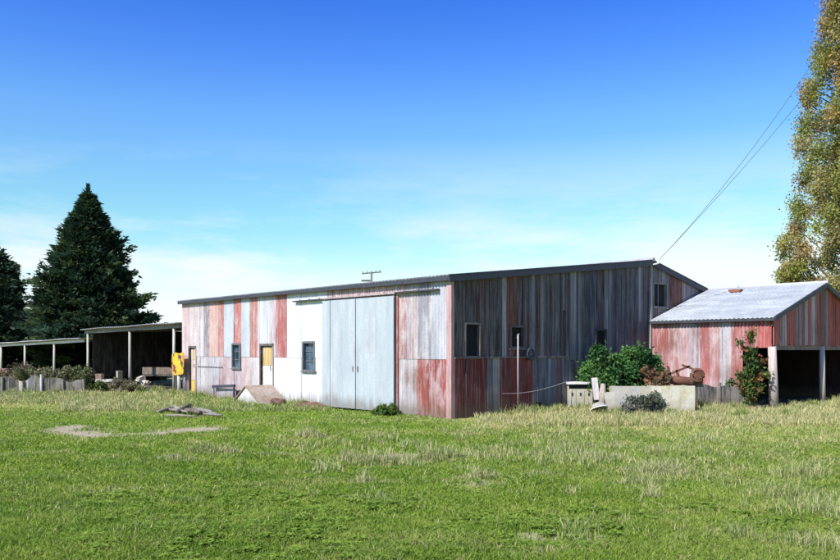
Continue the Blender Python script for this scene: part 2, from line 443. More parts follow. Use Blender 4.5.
# windows
DKF = (.13, .14, .15, .2)
window(barn, fm, *W1, DKF, mull=(0, 2)); window(barn, fm, *W2, DKF, mull=(0, 2))
GFR = (.13, .11, .10, .5)
window(barn, gm, *G1, GFR, glass='black', mull=(0, 0), fw=.035); window(barn, gm, *G2, (.10, .09, .09, .3), glass='black', mull=(0, 0))  # black panes in the end-wall windows stand in for the unlit room
window(barn, gm, *G3, (.05, .045, .045, .2), glass='black', mull=(0, 0), sill=False)
window(barn, gm, *G4, (.20, .18, .18, .5), glass='black', mull=(1, 0), fw=.035)
# doors
def door(T, wm, h, panels, fc, recess_shade=.06):
    f = MB(wm); f.box(h[0]-.04, h[0], 0, h[3], -.08, .03, fc); f.box(h[1], h[1]+.07, 0, h[3], -.08, .03, (.07, .05, .04, .2))  # left jamb and head tinted dark, painting the recess shadow
    f.box(h[0]-.04, h[1]+.07, h[3], h[3]+.07, -.08, .035, (.10, .09, .08, .2)); T.part('door_frame', f, 'wood')
    d = MB(wm); d.box(h[0]+.01, h[1]-.03, .03, h[3]-.02, -.085, -.045, fc)
    n = max(3, int((h[1]-h[0])/.16))
    for i in range(n):
        a, b = h[0]+.012+(h[1]-h[0]-.045)*i/n, h[0]+.012+(h[1]-h[0]-.045)*(i+1)/n
        for z0, z1, c in panels: d.box(a, b-.008, z0, z1, -.045, -.03+random.uniform(0, .006), jitc(c, .12))
    do = T.part('door', d, 'wood')
    k = MB(wm); k.tube([(h[0]+.09, 1.0, -.03), (h[0]+.09, 1.0, .03), (h[0]+.09, 1.12, .03)], .012, 6); T.part('handle', k, 'dark', do)
door(barn, fm, D1, [(.04, .55, (.72, .45, .08, .3)), (.56, 1.25, (.60, .48, .44, .6)), (1.26, D1[3]-.03, (.60, .46, .30, .5))], (.4, .34, .3, .4))
door(barn, fm, D2, [(.04, 1.12, (.74, .70, .68, .3)), (1.13, D2[3]-.03, (.55, .38, .14, .6))], (.35, .28, .22, .4))
# sliding doors, ribbed pale blue sheet on a frame, hung in front of the wall
def sliding(a0, a1):
    s = MB(fm)
    sheets(s, a0, a1, .06, 2.94, lambda a, z: (lambda k: (.40*k, .455*k, .48*k, .3))(.95+.1*vnoise(a/.7, z)), wl=.23, amp=.012)
    s.v = [(x-.10, y, z) for x, y, z in s.v]
    do = barn.part('sliding_door', s, 'door_iron')
    e = MB(fm)
    for a in (a0-.0, a1-.05): e.box(a, a+.05, .05, 2.95, .055, .09, (.24, .29, .33, .3))
    for z in (.05, 1.45, 2.90): e.box(a0+.05, a1-.05, z, z+.05, .055, .088, (.24, .29, .33, .3))
    barn.part('door_frame', e, 'wood', do)
    h = MB(fm); ah = a0+.09 if a0 > LY(359) - .2 else a1-.09
    h.box(ah-.015, ah+.015, 1.03, 1.17, .105, .13, (.2, .2, .21, .5)); barn.part('handle', h, 'wood', do)
am = LY(358.6)
sliding(LY(397), am-.012); sliding(am+.012, LY(325))
for p0, p1, py0 in ((325, 398, 296), (296, 325, 301), (398, 441, 291.5)):
    t_ = MB(fm); a0, a1 = LY(p1), LY(p0)
    z = {325: 2.99, 296: 2.98, 398: 3.0}[p0]
    t_.box(a0, a1, z, z+.035, .03, .125, (.34, .28, .28, .8)); tr = barn.part('door_track', t_, 'wood' if p0 == 325 else 'dark')
    for i in range(3):
        b = MB(fm); a = a0+(a1-a0)*(i+.5)/3; b.box(a-.015, a+.015, z+.035, z+.075, .02, .05, (.34, .28, .28, .8)); barn.part('bracket', b, 'wood', tr)
# loose strips and the thin ledge low on the front wall
st = MB(fm); st.box(LY(223), LY(198), 1.02, 1.045, .012, .025, (.12, .12, .12, .3)); barn.part('cross_strip', st, 'wood')
st = MB(fm); st.box(LY(399.5), LY(398), .05, 2.95, .02, .06, (.36, .12, .1, .5)); barn.part('door_stop', st, 'wood')

# pipe, bracket wheel and cable on the shaded wall
pp = MB(gm); xp = GX(518, -.12)
pp.tube([(xp+.08, ZZ(xp, 0, 338), -.03), (xp+.06, ZZ(xp, 0, 334), .1), (xp, ZZ(xp, 0, 336), .12), (xp, 1.3, .12), (xp, .1, .12)], .019, 8, (.42, .40, .39, .5))
barn.part('downpipe', pp, 'wood', label='thin pale pipe running down the shaded wall', smooth=True)
rg = MB(gm); cxr, czr = GX(527), ZZ(GX(527), 0, 354)
rg.tube([(cxr+.13*math.cos(t), czr+.13*math.sin(t), .12) for t in np.linspace(0, 2*math.pi, 20)], .03, 6, cap=False)
single('cable_coil', rg, 'cable', 'small dark coil hanging on the shaded barn wall right of the pale pipe', 'coil', (cxr, -.12, czr), smooth=True)
hz = MB(gm); pts = []
for i in range(16):
    t = i/15; px = 503+64*t; a = GX(px, -.25); pts.append((a, ZZ(a, -.25, 393.5-12*t**1.4+2.0*math.sin(t*math.pi)), .25))
hz.tube(pts, .007, 5, (.5, .5, .5, 0))
single('garden_hose', hz, M['wood'], 'thin pale hose strung low across the shaded barn wall to the cabinet', 'hose', (GX(530), -.25, .5))
ins = MB(); ins.tube([(XR, -.12, 4.16), (XR, -.30, 4.18)], .02, 6); ins.tube([(XR, -.28, 4.18), (XR, -.28, 4.27)], .035, 8, (1, 1, 1, 0))
barn.part('insulator', ins, 'white')

# ================================================================== RED SHED on the right
SX, SY = 8.42, -3.70; RX = SX+3.27; SE = SX+6.54
shed = Thing('open_shed', 'small faded red shed with a pale iron roof and open gable front at the right', 'shed', (SX, SY, 0))
def stop_(x): return 2.50+(3.55-2.50)*(1-abs(x-RX)/3.27)
def sm(a, z, d): return (SX-d, a, z)
def spx(a): p = W(SX, a); return 420+FOC*p.x/p.y
def st_t(a, z):
    px = spx(a); c = (.42, .14, .12, .7)
    for p0, p1, q in ((640, 668, (.38, .13, .12, .6)), (668, 680, (.48, .24, .22, .9)), (680, 688, (.52, .33, .32, .9)), (688, 700, (.44, .36, .38, .9) if z < 1.6 else (.52, .35, .34, .9)), (700, 710, (.42, .14, .13, .6)),
                      (710, 720, (.48, .25, .23, .8)), (720, 731, (.50, .47, .49, .8)), (731, 738, (.42, .16, .14, .7)), (738, 800, (.40, .11, .095, .5))):
        if p0 <= px < p1: c = q
    return c
SO = (LY(770, SX), LY(743, SX), 0, 1.66)
ss = MB(sm); sheets(ss, SY+.03, -.06, .52, 2.46, st_t, [(SO[0], SO[1], .5, SO[3])], wl=.10); shed.part('side_wall', ss, 'iron')
GC = {0: (.40, .085, .065), 1: (.20, .10, .095), 2: (.42, .10, .08), 3: (.30, .21, .21), 4: (.28, .08, .065), 5: (.50, .42, .42)}
sg = MB(gable_map(SY))
def sgt(a, z, k): return jitc(GC[[0, 2, 1, 0, 3, 4, 2, 5][int(k*7.99)]]+(.6,), .15)
boards(sg, SX+.03, SE-.03, 1.70, lambda a: stop_(a)-.04, sgt, [], .13, .24, ragged=.05); shed.part('gable_wall', sg, 'shade_board')
sr = MB(); srt = lambda a: (lambda k: (.38*k, .41*k, .42*k, .5))(.84+.24*vnoise(a/.76, 2))
slope(sr, SX-.16, 2.48, RX, 3.58, SY-.14, -.05, srt); slope(sr, RX, 3.58, SE+.16, 2.48, SY-.14, -.05, srt)
shed.part('roof', sr, 'roof_iron')
rc = MB(); rc.tube([(RX, SY-.15, 3.585), (RX, -.05, 3.585)], .05, 8, (.5, .52, .54, .3)); shed.part('ridge_cap', rc, 'roof_iron')
b = MB(); b.beam((SX-.18, SY-.12, 2.42), (RX, SY-.12, 3.515), .03, .13); shed.part('barge_board', b, 'dark')
b = MB(); b.beam((RX, SY-.12, 3.515), (SE+.18, SY-.12, 2.42), .03, .13); shed.part('barge_board', b, 'dark')
b = MB(); b.box(SX-.15, SX-.12, SY-.1, -.05, 2.38, 2.455, (.1, .1, .12, .2)); shed.part('fascia', b, 'dark')
b = MB(); b.box(SX+.02, SE, SY+.03, SY+.13, 1.60, 1.75, (.2, .16, .14, .4)); shed.part('lintel', b, 'wood')
for (px, r, lean) in ((771, .115, .05), (823, .085, 0), (None, .10, 0)):
    x = SX+.06 if px == 771 else (GX(px, SY) if px else SE-.08)
    b = MB(); b.tube([(x+.03, SY+.02, -.1), (x, SY+.02, .8), (x-lean, SY+.03, 1.72 if px != 771 else 1.69)], [r*1.1, r, r*.9], 10, (.50, .42, .38, .5), wob=.06)
    shed.part('post', b, 'wood', smooth=True)
b = MB(); b.box(SE-.06, SE, SY+.1, -.1, 0, 2.45, (.035, .02, .018, 0)); shed.part('side_wall', b, 'iron', label='far side wall of the shed, tinted near black as inside shade')  # near-black tint paints the dimness inside the shed bay
b = MB(); b.box(SX+.1, SE-.1, -.20, -.17, 0, 2.42); shed.part('back_wall', b, 'black')  # black sheet paints the shade at the back of the bay
b = MB(); b.box(SX-.02, SX+.04, SO[1]+.02, -.1, .0, .52, (.05, .05, .05, .3)); shed.part('base_board', b, 'wood')
b = MB(); b.box(SX+.1, SE-.1, SY-.1, -.2, -.05, .02); shed.part('floor', b, 'dirt')
b = MB(); xr_ = GX(736, 0)
px_, py_ = 735.5, 292
for k in range(60):
    x = SX+k*.055; y = LY(px_, x); z = 2.48+1.1*(x-SX+.16)/(RX-SX+.16)
    if abs(420+FOC*W(x, y).x/W(x, y).y-px_) < 1 and 350-(z-CAMH)*FOC/W(x, y).y < py_: break
b.box(x-.12, x+.12, y-.2, y+.16, z-.01, z+.07, (.42, .16, .10, .5), jit=.02); shed.part('roof_patch', b, 'rust')
# junk standing inside the shed
b = MB(); b.box(SX+1.2, SX+2.4, SY+1.6, SY+2.6, .02, .7, (.10, .08, .06, .5))
shed_crate = single('wooden_crate', b, 'wood', 'dark wooden crate deep inside the open red shed', 'crate', (SX+1.8, SY+2, .02))

# ================================================================== OPEN SHEDS on the left
S = [LY(p) for p in (174, 130, 88, 54, 25, 1)]
PALE = (.48, .46, .41, .5)
def open_shed(label, y0, y1, zf0, zf1, posts, depth, rise, tint, back_z, side_wall=True, gap=True):
    T = Thing('field_shed', label, 'shed', (0, (y0+y1)/2, 0), 'open sheds left of the barn')
    zf = lambda y: zf0+(zf1-zf0)*(y-y0)/(y1-y0)
    r = MB(); n = int((y1-y0)/.035)
    for i in range(n):
        ya, yb = y0+(y1-y0)*i/n, y0+(y1-y0)*(i+1)/n
        oa, ob = .012*math.sin(2*math.pi*ya/.14), .012*math.sin(2*math.pi*yb/.14)
        sg_ = .012*math.sin(ya*1.3); sg2 = .012*math.sin(yb*1.3)
        t = tint(ya)
        for th in (0, -.018):
            r.quad([(-.25, ya, zf(ya)+oa+sg_+th), (depth, ya, zf(ya)+rise+oa+th), (depth, yb, zf(yb)+rise+ob+th), (-.25, yb, zf(yb)+ob+sg2+th)], t)
    T.part('roof', r, 'roof_iron')
    b = MB(); b.beam((-.03, y0+.02, zf(y0)-.13), (-.03, y1-.02, zf(y1)-.13), .07, .11, (.22, .21, .19, .4) if zf0 > 2.2 else (.60, .60, .58, .3)); T.part('beam', b, 'wood')
    b = MB(); b.beam((depth-.1, y0+.02, zf(y0)+rise-.12), (depth-.1, y1-.02, zf(y1)+rise-.12), .07, .13, (.2, .18, .15, .4)); T.part('beam', b, 'wood')
    for y in posts:
        h = MB(); h.tube([(0, y, -.1), (.0+random.uniform(-.02, .02), y+random.uniform(-.03, .03), zf(y)-.19)], [.062, .052], 8, PALE, wob=.04); T.part('post', h, 'wood', smooth=True)
        h = MB(); h.tube([(depth-.2, y, -.1), (depth-.2, y, zf(y)+rise-.19)], .07, 8, (.2, .18, .16, .4)); T.part('post', h, 'wood', smooth=True)
        rt_ = MB(); rt_.beam((0, y+.08, zf(y)-.10), (depth-.1, y+.08, zf(y)+rise-.10), .05, .1, (.2, .17, .14, .4)); T.part('rafter', rt_, 'wood')
    b = MB(lambda a, z, d: (depth-d, a, z)); sheets(b, y0+.02, y1-.02, back_z, lambda a: zf(a)+rise-.03, lambda a, z: (.02, .017, .015, .1), wl=.14)  # near-black tint stands in for the shade inside the shed
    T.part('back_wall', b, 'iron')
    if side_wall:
        b = MB(); b.box(.3, depth-.05, y1-.04, y1, back_z*.5, zf(y1)-.02, (.02, .017, .015, .1)); T.part('end_wall', b, 'iron')  # end wall tinted with the same painted-in interior shade
    b = MB(); b.box(.35, depth, y0+.05, y1-.05, -.05, .03); T.part('floor', b, 'dirt')
    return T
shA = open_shed('taller open-fronted shed with pale posts joined to the barn', FL+.06, S[2]+.25, 2.57, 2.50, S[:3], 5.2, .16,
                lambda a: (.50, .50, .50, .4), .85)
shB = open_shed('lower open-fronted shed with a bright iron roof at the far left', S[2]+.35, S[5]+9.0, 2.13, 1.86, S[3:]+[S[5]+4.4, S[5]+8.8], 4.6, .22,
                lambda a: (lambda k: (.62*k, .64*k, .65*k, .25))(.75+.4*vnoise(a/1.1, 5)), .55)
# second short pale stake by the sign
b = MB(); ys = LY(179, -.15); b.tube([(-.15, ys, -.1), (-.15, ys, 1.05)], .06, 8, (.66, .66, .56, .3), wob=.05)
single('short_stake', b, 'wood', 'short pale stake standing just under the yellow sign', 'stake', (-.15, ys, 0), smooth=True)
b = MB(); ys = LY(184.5, -.1); b.tube([(-.1, ys, -.1), (-.08, ys, 1.05)], .045, 7, (.30, .26, .30, .5), wob=.05)
single('short_stake', b, 'wood', 'dark short stake right beside the left corner of the barn', 'stake', (-.1, ys, 0), smooth=True)
# yellow sign
ysg = LY(178, -.22); zc = ZZ(-.22, ysg, 364)
sgn = Thing('yellow_sign', 'weathered yellow and orange board fixed to the shed post next to the barn', 'sign', (-.22, ysg, zc-.4))
b = MB(lambda a, z, d: (-.22-d, ysg+a, zc+z)); w_, h_ = .38, .38
out = [(1.2*a_, b_) for a_, b_ in [(-.36, -.28), (-.30, -.36), (.24, -.40), (.36, -.30), (.40, .10), (.37, .34), (.20, .40), (-.10, .37), (-.33, .41), (-.39, .2)]]
n = len(out)
b.quad([(a, z, .012) for a, z in out]); b.quad([(a, z, -.012) for a, z in out][::-1])
for i in range(n):
    p, q = out[i], out[(i+1) % n]; b.quad([(p[0], p[1], .012), (q[0], q[1], .012), (q[0], q[1], -.012), (p[0], p[1], -.012)])
sgn.part('board', b, 'sign')
b = MB(lambda a, z, d: (-.22-d, ysg+a, zc+z))

for pl in (((-.05, .33), (-.20, .30), (-.24, .20), (-.14, .16), (-.02, .24)), ((-.24, .12), (-.33, .04), (-.30, -.10), (-.20, -.02)), ((.30, -.05), (.24, -.16), (.12, -.14), (.2, -.04))):
    b = MB(lambda a, z, d: (-.22-d, ysg+a, zc+z)); b.quad([(1.2*a, z, .014) for a, z in pl]); sgn.part('dark_mark', b, 'dark')
b = MB(lambda a, z, d: (-.22-d, ysg+a, zc+z)); b.box(-.35, .35, -.03, .03, -.05, -.012, (.3, .25, .2, .3)); sgn.part('batten', b, 'wood')

# ================================================================== SMALL THINGS by the front wall
# hatch: white triangular end, brown roof, against the wall
xh = -.95
ya, yb_, yc = LY(233, xh), LY(262, xh), LY(246, xh)
zt = ZZ(xh, yc, 385.5)
hat = Thing('roofed_hatch', 'low white triangular hatch with brown sloping roof against the front wall', 'hatch', (xh, yc, 0))
b = MB(); b.quad([(xh, ya, -.05), (xh, yb_, -.05), (xh, yc, zt-.02)], (.82, .82, .78, .1)); b.quad([(xh+.04, ya, -.05), (xh+.04, yc, zt-.02), (xh+.04, yb_, -.05)], (.8, .8, .78, .1))
hat.part('end_panel', b, 'iron')
for y_, nm in ((yb_, 'roof_panel'), (ya, 'roof_panel')):
    b = MB(); sgy = 1 if y_ > yc else -1
    b.quad([(xh-.05, yc, zt), (xh-.05, y_+.05*sgy, 0), (-.06, y_+.05*sgy, 0), (-.06, yc, zt)], (.34, .25, .18, .8))
    b.quad([(xh-.05, yc, zt-.03), (xh-.05, y_+.05*sgy, -.03), (-.06, y_+.05*sgy, -.03), (-.06, yc, zt-.03)], (.30, .2, .14, .6))
    b.quad([(xh-.05, yc, zt), (xh-.05, y_+.05*sgy, 0), (xh-.05, y_+.05*sgy, -.03), (xh-.05, yc, zt-.03)], (.36, .22, .17, .6))
    hat.part(nm, b, 'wood')
# black-framed grey panel leaning low on the front wall
y0, y1 = LY(234.5, -.25), LY(213, -.25)
zt = ZZ(-.25, y1, 386)
fr = Thing('metal_frame', 'low black metal frame with grey sheet standing against the front wall', 'frame', (-.25, (y0+y1)/2, 0))
b = MB(); b.beam((-.25, y0, zt+.05), (-.25, y1, zt-.02), .08, .09); fr.part('rail', b, 'dark')
b = MB(); b.beam((-.25, y0+.03, 0), (-.25, y0+.03, zt), .05, .05); fr.part('leg', b, 'dark')
b = MB(); b.beam((-.25, y1-.04, 0), (-.25, y1-.04, zt-.05), .04, .04, (.4, .4, .42, .4)); fr.part('leg', b, 'wood')
b = MB(lambda a, z, d: (-.16-d, a, z)); sheets(b, y0+.05, y1-.05, -.02, zt-.06, lambda a, z: (.50, .50, .55, .5), wl=.12); fr.part('panel', b, 'iron')
# rusty drum lump and rusty sheet lying in the grass
xb = -.75; y_ = LY(278, xb)
b = MB(); b.tube([(xb, y_-.28, .10), (xb, y_-.26, .11), (xb, y_+.22, .12), (xb, y_+.26, .11)], [.08, .12, .12, .07], 12, (.10, .06, .05, .7), wob=.06)
single('rusty_drum', b, 'rust', 'small dark rusty drum lying in the grass right of the hatch', 'drum', (xb, y_, 0), smooth=True)
b = MB(); xb = -.6
for i in range(12):
    a0, a1 = LY(319, xb)+(LY(288, xb)-LY(319, xb))*i/12, LY(319, xb)+(LY(288, xb)-LY(319, xb))*(i+1)/12
    f = lambda a: .06+.09*math.sin(math.pi*min(1, max(0, (a-LY(321, xb))/(LY(284, xb)-LY(321, xb)))))+.02*math.sin(a*40)
    for th in (0, -.012):
        b.quad([(xb-.35, a0, f(a0)-.10+th), (xb+.25, a0, f(a0)+.04+th), (xb+.25, a1, f(a1)+.04+th), (xb-.35, a1, f(a1)-.10+th)], (.17, .09, .07, .6))
single('rusty_sheet', b, 'rust', 'bent rusty iron sheet lying in grass below the white wall window', 'iron sheet', (xb, LY(303, xb), .02))
# logs and branches on the ground
def logpile():
    data = [(158, 411, 176, 407, .055, (.5, .45, .40)), (163, 408, 188, 413, .05, (.40, .35, .31)), (178, 412, 190, 405, .08, (.10, .09, .08)), (186, 411, 200, 414, .085, (.14, .12, .11)),
            (190, 408, 216, 414, .05, (.45, .42, .40)), (198, 413, 222, 416, .045, (.35, .33, .31)), (167, 414, 196, 416, .04, (.42, .38, .33)), (172, 406, 180, 410, .07, (.62, .58, .52)), (181, 406, 212, 410, .035, (.5, .47, .44))]
    names = ['pale split log at the left end of the log heap', 'grey-brown log crossing the left of the log heap', 'thick black charred log at the middle of the heap', 'fat dark log lying right of the charred one',
             'long pale branch reaching to the right of the heap', 'low grey branch at the far right end of the heap', 'thin brown branch in front of the log heap', 'short whitish block on top of the log heap', 'thin straight stick behind the log heap']
    for (x0, y0, x1, y1, r, c), lb in zip(data, names):
        Y0, Y1 = 1307/(y0-350+3), 1307/(y1-350+3)
        p = Vector((wx(x0, Y0), Y0, r)); q = Vector((wx(x1, Y1), Y1, r+random.uniform(0, .05))); c = tuple(.62*k_ for k_ in c)
        mid = (p+q)/2+Vector((random.uniform(-.08, .08), random.uniform(-.08, .08), .01+random.uniform(0, .03)))
        b = MB(); r *= .75; b.tube([p, p.lerp(mid, .6), mid, mid.lerp(q, .5), q], [r, r*.95, r*1.05, r*.9, r*.7], 9, c+(.5,), wob=.12)
        single('log', b, 'wood', lb, 'log', p, 'logs heaped on the grass', barn=False, smooth=True)
logpile()

# ================================================================== RIGHT-HAND CLUTTER
# old cabinet by the gable wall
Yk = 21.6
cbx0, cbx1, cby = wx(568, Yk), wx(593, Yk), Yk
cab = Thing('old_cabinet', 'old cream cabinet with dark slot under its white top by the shaded wall', 'cabinet', ((cbx0+cbx1)/2, cby, 0), barn=False)
zt = wz(382, Yk)
CR = (.52, .50, .40, .9)
b = MB(); b.box(cbx0-.03, cbx1+.03, cby-.04, cby+.40, zt-.06, zt, (.80, .79, .75, .15)); cab.part('top', b, 'concrete')
b = MB(); b.box(cbx0+.03, cbx1-.03, cby+.06, cby+.38, zt-.18, zt-.06, (.02, .02, .02, 0)); cab.part('recess', b, 'black')
for a0, a1 in ((cbx0, cbx0+.03), (cbx1-.03, cbx1)):
    b = MB(); b.box(a0, a1, cby+.01, cby+.38, zt-.18, zt-.06, CR); cab.part('side_panel', b, 'concrete')
b = MB(); b.box(cbx0, cbx1, cby, cby+.39, -.05, zt-.185, CR); cab.part('body', b, 'concrete')
for i in range(3):
    w_ = (cbx1-cbx0)/3
    b = MB(); b.box(cbx0+w_*i+.03, cbx0+w_*(i+1)-.02, cby-.014, cby, .10, zt-.23, (.56, .55, .47, .9), jit=.004); d = cab.part('door', b, 'concrete')
    k = MB(); k.box(cbx0+w_*(i+.5)-.025, cbx0+w_*(i+.5)+.02, cby-.03, cby-.015, zt-.36, zt-.28); cab.part('handle', k, 'dark', d)
# leaning white board, weathered post, white basin
Yb = 20.9
def wbox(mb, px0, px1, py0, py1, Y, d, tint): mb.box(wx(px0, Y), wx(px1, Y), Y, Y+d, wz(py1, Y), wz(py0, Y), tint)
b = MB(); b.beam((wx(597, Yb), Yb, wz(400, Yb)), (wx(595, Yb), Yb+.1, wz(378, Yb)), .15, .04, (.58, .54, .53, .9)); 
b.v = [(p[0], p[1], p[2]) for p in b.v]
single('leaning_board', b, 'wood', 'white board leaning upright at the right side of the cream cabinet', 'board', (wx(597, Yb), Yb, 0), barn=False)
b = MB(); b.tube([(wx(601, Yb), Yb-.1, 0), (wx(602, Yb), Yb-.08, .5), (wx(603, Yb), Yb-.02, wz(384, Yb))], [.10, .085, .06], 8, (.42, .34, .28, .6), wob=.15)
single('gnarled_post', b, 'wood', 'gnarled weathered stump post between the white board and concrete trough', 'post', (wx(601, Yb), Yb-.1, 0), barn=False, smooth=True)
Yq = 20.3
bas = Thing('tipped_basin', 'white enamel basin tipped on its side in the grass below the gnarled post', 'basin', (wx(600, Yq), Yq, 0), barn=False)
b = MB(); c0 = Vector((wx(599, Yq), Yq, .14)); A = Vector((.96, 0, .2)); U = Vector((-.1, -.85, .45)).normalized(); Nn = A.cross(U).normalized()
rings = [(.22, 0), (.20, -.02), (.18, .10), (.10, .15), (.01, .16)]
pts = []
for r_, h in rings:
    for j in range(16):
        t = 2*math.pi*j/16; pts.append(c0+A*r_*math.cos(t)+U*.7*r_*math.sin(t)+Nn*h*-1)
b.v = [tuple(p) for p in pts]
for k in range(len(rings)-1):
    for j in range(16): b.f.append((k*16+j, k*16+(j+1) % 16, (k+1)*16+(j+1) % 16, (k+1)*16+j)); b.t.append((.5, .5, .47, .6))
bas.part('bowl', b, 'concrete', smooth=True)
b = MB(); b.tube([c0+A*.225*math.cos(t)+U*.157*math.sin(t) for t in np.linspace(0, 2*math.pi, 17)], .014, 5, (.85, .85, .83, 0), cap=False); bas.part('rim', b, 'white', smooth=True)
# concrete troughs
def trough(label, px0, px1, py, Y, depth, tint, low=None):
    X0, X1 = wx(px0, Y), wx(px1, Y); z = wz(py, Y)
    T = Thing('concrete_trough', label, 'trough', ((X0+X1)/2, Y, 0), 'old concrete troughs', barn=False)
    b = MB(); b.box(X0, X1, Y, Y+.1, -.1, z, tint, jit=.012); T.part('front_slab', b, 'concrete')
    b = MB(); b.box(X1-.1, X1-.003, Y+.103, Y+depth, -.1, z-.02, tint, jit=.01); T.part('side_slab', b, 'concrete')
    b = MB(); b.box(X0+.003, X0+.1, Y+.103, Y+depth, -.1, z-.02, tint, jit=.01); T.part('side_slab', b, 'concrete')
    b = MB(); b.box(X0+.1, X1-.1, Y+depth-.1, Y+depth, -.1, z-.03, tint, jit=.01); T.part('back_slab', b, 'concrete')
    b = MB(); b.box(X0+.1, X1-.1, Y+.1, Y+depth-.1, -.1, z-.25, (.12, .1, .08, .5)); T.part('soil', b, 'dirt')
trough('low cream concrete trough next to the gnarled post, shortest of the row', 604, 615.5, 392.5, 20.75, .5, (.58, .57, .50, .5))
trough('grey-white concrete trough in the middle with a grey shrub before it', 615.8, 656, 386.5, 20.6, .8, (.52, .51, .47, .8))
trough('pale concrete trough with yellow stains at the right end of the row', 656.5, 695, 386, 20.15, .9, (.74, .71, .58, 1))
# rusty machine behind the troughs
Ym = 21.35
mach = Thing('rusty_machine', 'rusty old farm machine with drum and wheel rising behind the stained trough', 'farm machine', (wx(678, Ym), Ym, 0), barn=False)
RU = (.15, .065, .042, .4)
b = MB(); b.tube([(wx(667, Ym), Ym, wz(379, Ym)), (wx(669, Ym), Ym, wz(380, Ym)), (wx(680, Ym), Ym, wz(381, Ym)), (wx(691, Ym), Ym, wz(382, Ym)), (wx(694, Ym), Ym, wz(382, Ym))], [.05, .10, .125, .12, .07], 14, RU, wob=.07)
mach.part('drum', b, 'rust', smooth=True)
b = MB()
cw = Vector((wx(697, Ym), Ym-.02, wz(375.5, Ym)))
b.tube([cw+Vector((.155*math.cos(t), 0, .155*math.sin(t))) for t in np.linspace(0, 2*math.pi, 21)], .045, 8, RU, cap=False)
wh = mach.part('wheel', b, 'rust', smooth=True)
b = MB(); b.tube([cw+Vector((0, -.05, 0)), cw+Vector((0, .05, 0))], .10, 12, RU); mach.part('hub', b, 'rust', wh)
for i in range(6):
    t = i*math.pi/3; b = MB(); b.beam(cw, cw+Vector((.15*math.cos(t), 0, .18*math.sin(t))), .035, .03, RU); mach.part('spoke', b, 'rust', wh)
b = MB()
for p, q in (((662, 377), (690, 366)), ((668, 366), (671, 378)), ((652, 371), (668, 377)), ((655, 368), (653, 378)), ((682, 365), (698, 371)), ((676, 370), (680, 379))):
    b.beam((wx(p[0], Ym), Ym, wz(p[1], Ym)), (wx(q[0], Ym), Ym, wz(q[1], Ym)), .05, .05, RU)
mach.part('frame', b, 'rust')
b = MB(); b.tube([(wx(663, Ym), Ym-.1, wz(381, Ym)), (wx(668, Ym), Ym-.1, wz(379, Ym))], .06, 8, (.75, .72, .68, .2)); mach.part('cap', b, 'wood')
for px in (664, 676, 695):
    b = MB(); b.beam((wx(px, Ym), Ym+.05, 0), (wx(px, Ym), Ym+.05, wz(382, Ym)), .06, .06, RU); mach.part('leg', b, 'rust')
b = MB(); wbox(b, 691, 703, 380, 387, Ym+.15, .4, (.12, .13, .12, .5)); mach.part('gearbox', b, 'rust')
# dark plank fence below the red shed wall
fn = Thing('plank_fence', 'low dark plank fence below the red shed wall', 'fence', (SX-.35, -1.5, 0))
b = MB(lambda a, z, d: (SX-.35-d, a, z)); y0, y1 = LY(745, SX-.35), LY(696, SX-.35)
boards(b, y0, y1, -.05, lambda a: .60+.04*math.sin(a*9), lambda a, z, k: jitc((.06, .06, .06, .3), .4) if k < .8 else (.22, .2, .18, .5), [], .1, .18, th=.02)
fn.part('planks', b, 'wood')
for y in (y0, (y0+y1)/2, y1):
    b = MB(); b.tube([(SX-.38, y, -.1), (SX-.38, y, .7)], .05, 7, (.2, .18, .16, .5), wob=.05); fn.part('post', b, 'wood')
b = MB(); b.box(SX-.33, SX-.30, y0, y1, .35, .43, (.1, .1, .1, .3)); fn.part('rail', b, 'wood')

# ================================================================== LEFT FENCE, table, timber
Yf = 29.3
lf = Thing('junk_fence', 'low fence of weathered grey sheets and palings at the far left', 'fence', (wx(40, Yf), Yf, 0), barn=False)
b = MB(lambda a, z, d: (a, Yf-d, z))
def lft(a, z, k):
    px = 420+FOC*a/Yf
    if 8 < px < 15: return (.03, .03, .03, .2)  # black palings paint the dark of an opening
    if 20 < px < 27: return jitc((.50, .46, .38, .5), .1)
    if 27 < px < 34: return jitc((.20, .20, .22, .4), .2)
    return jitc(((.11, .105, .08, .6) if k < .5 else (.07, .065, .05, .6)) if k < .9 else (.22, .2, .17, .6), .4)
boards(b, wx(-60, Yf), wx(86, Yf), -.05, lambda a: .42+.30*float(vnoise(a*3.1, 1)), lft, [], .06, .2, th=.02, ragged=.06); lf.part('palings', b, 'wood')
for px in (-40, -8, 3, 24, 42, 64, 85):
    b = MB(); x = wx(px, Yf); c = (.60, .59, .55, .4) if px in (42,) else (.18, .17, .14, .6)
    b.tube([(x, Yf-.05, -.1), (x+random.uniform(-.03, .03), Yf-.05, (.72 if px == 42 else random.uniform(.48, .66)))], .045, 7, c, wob=.05); lf.part('post', b, 'wood')
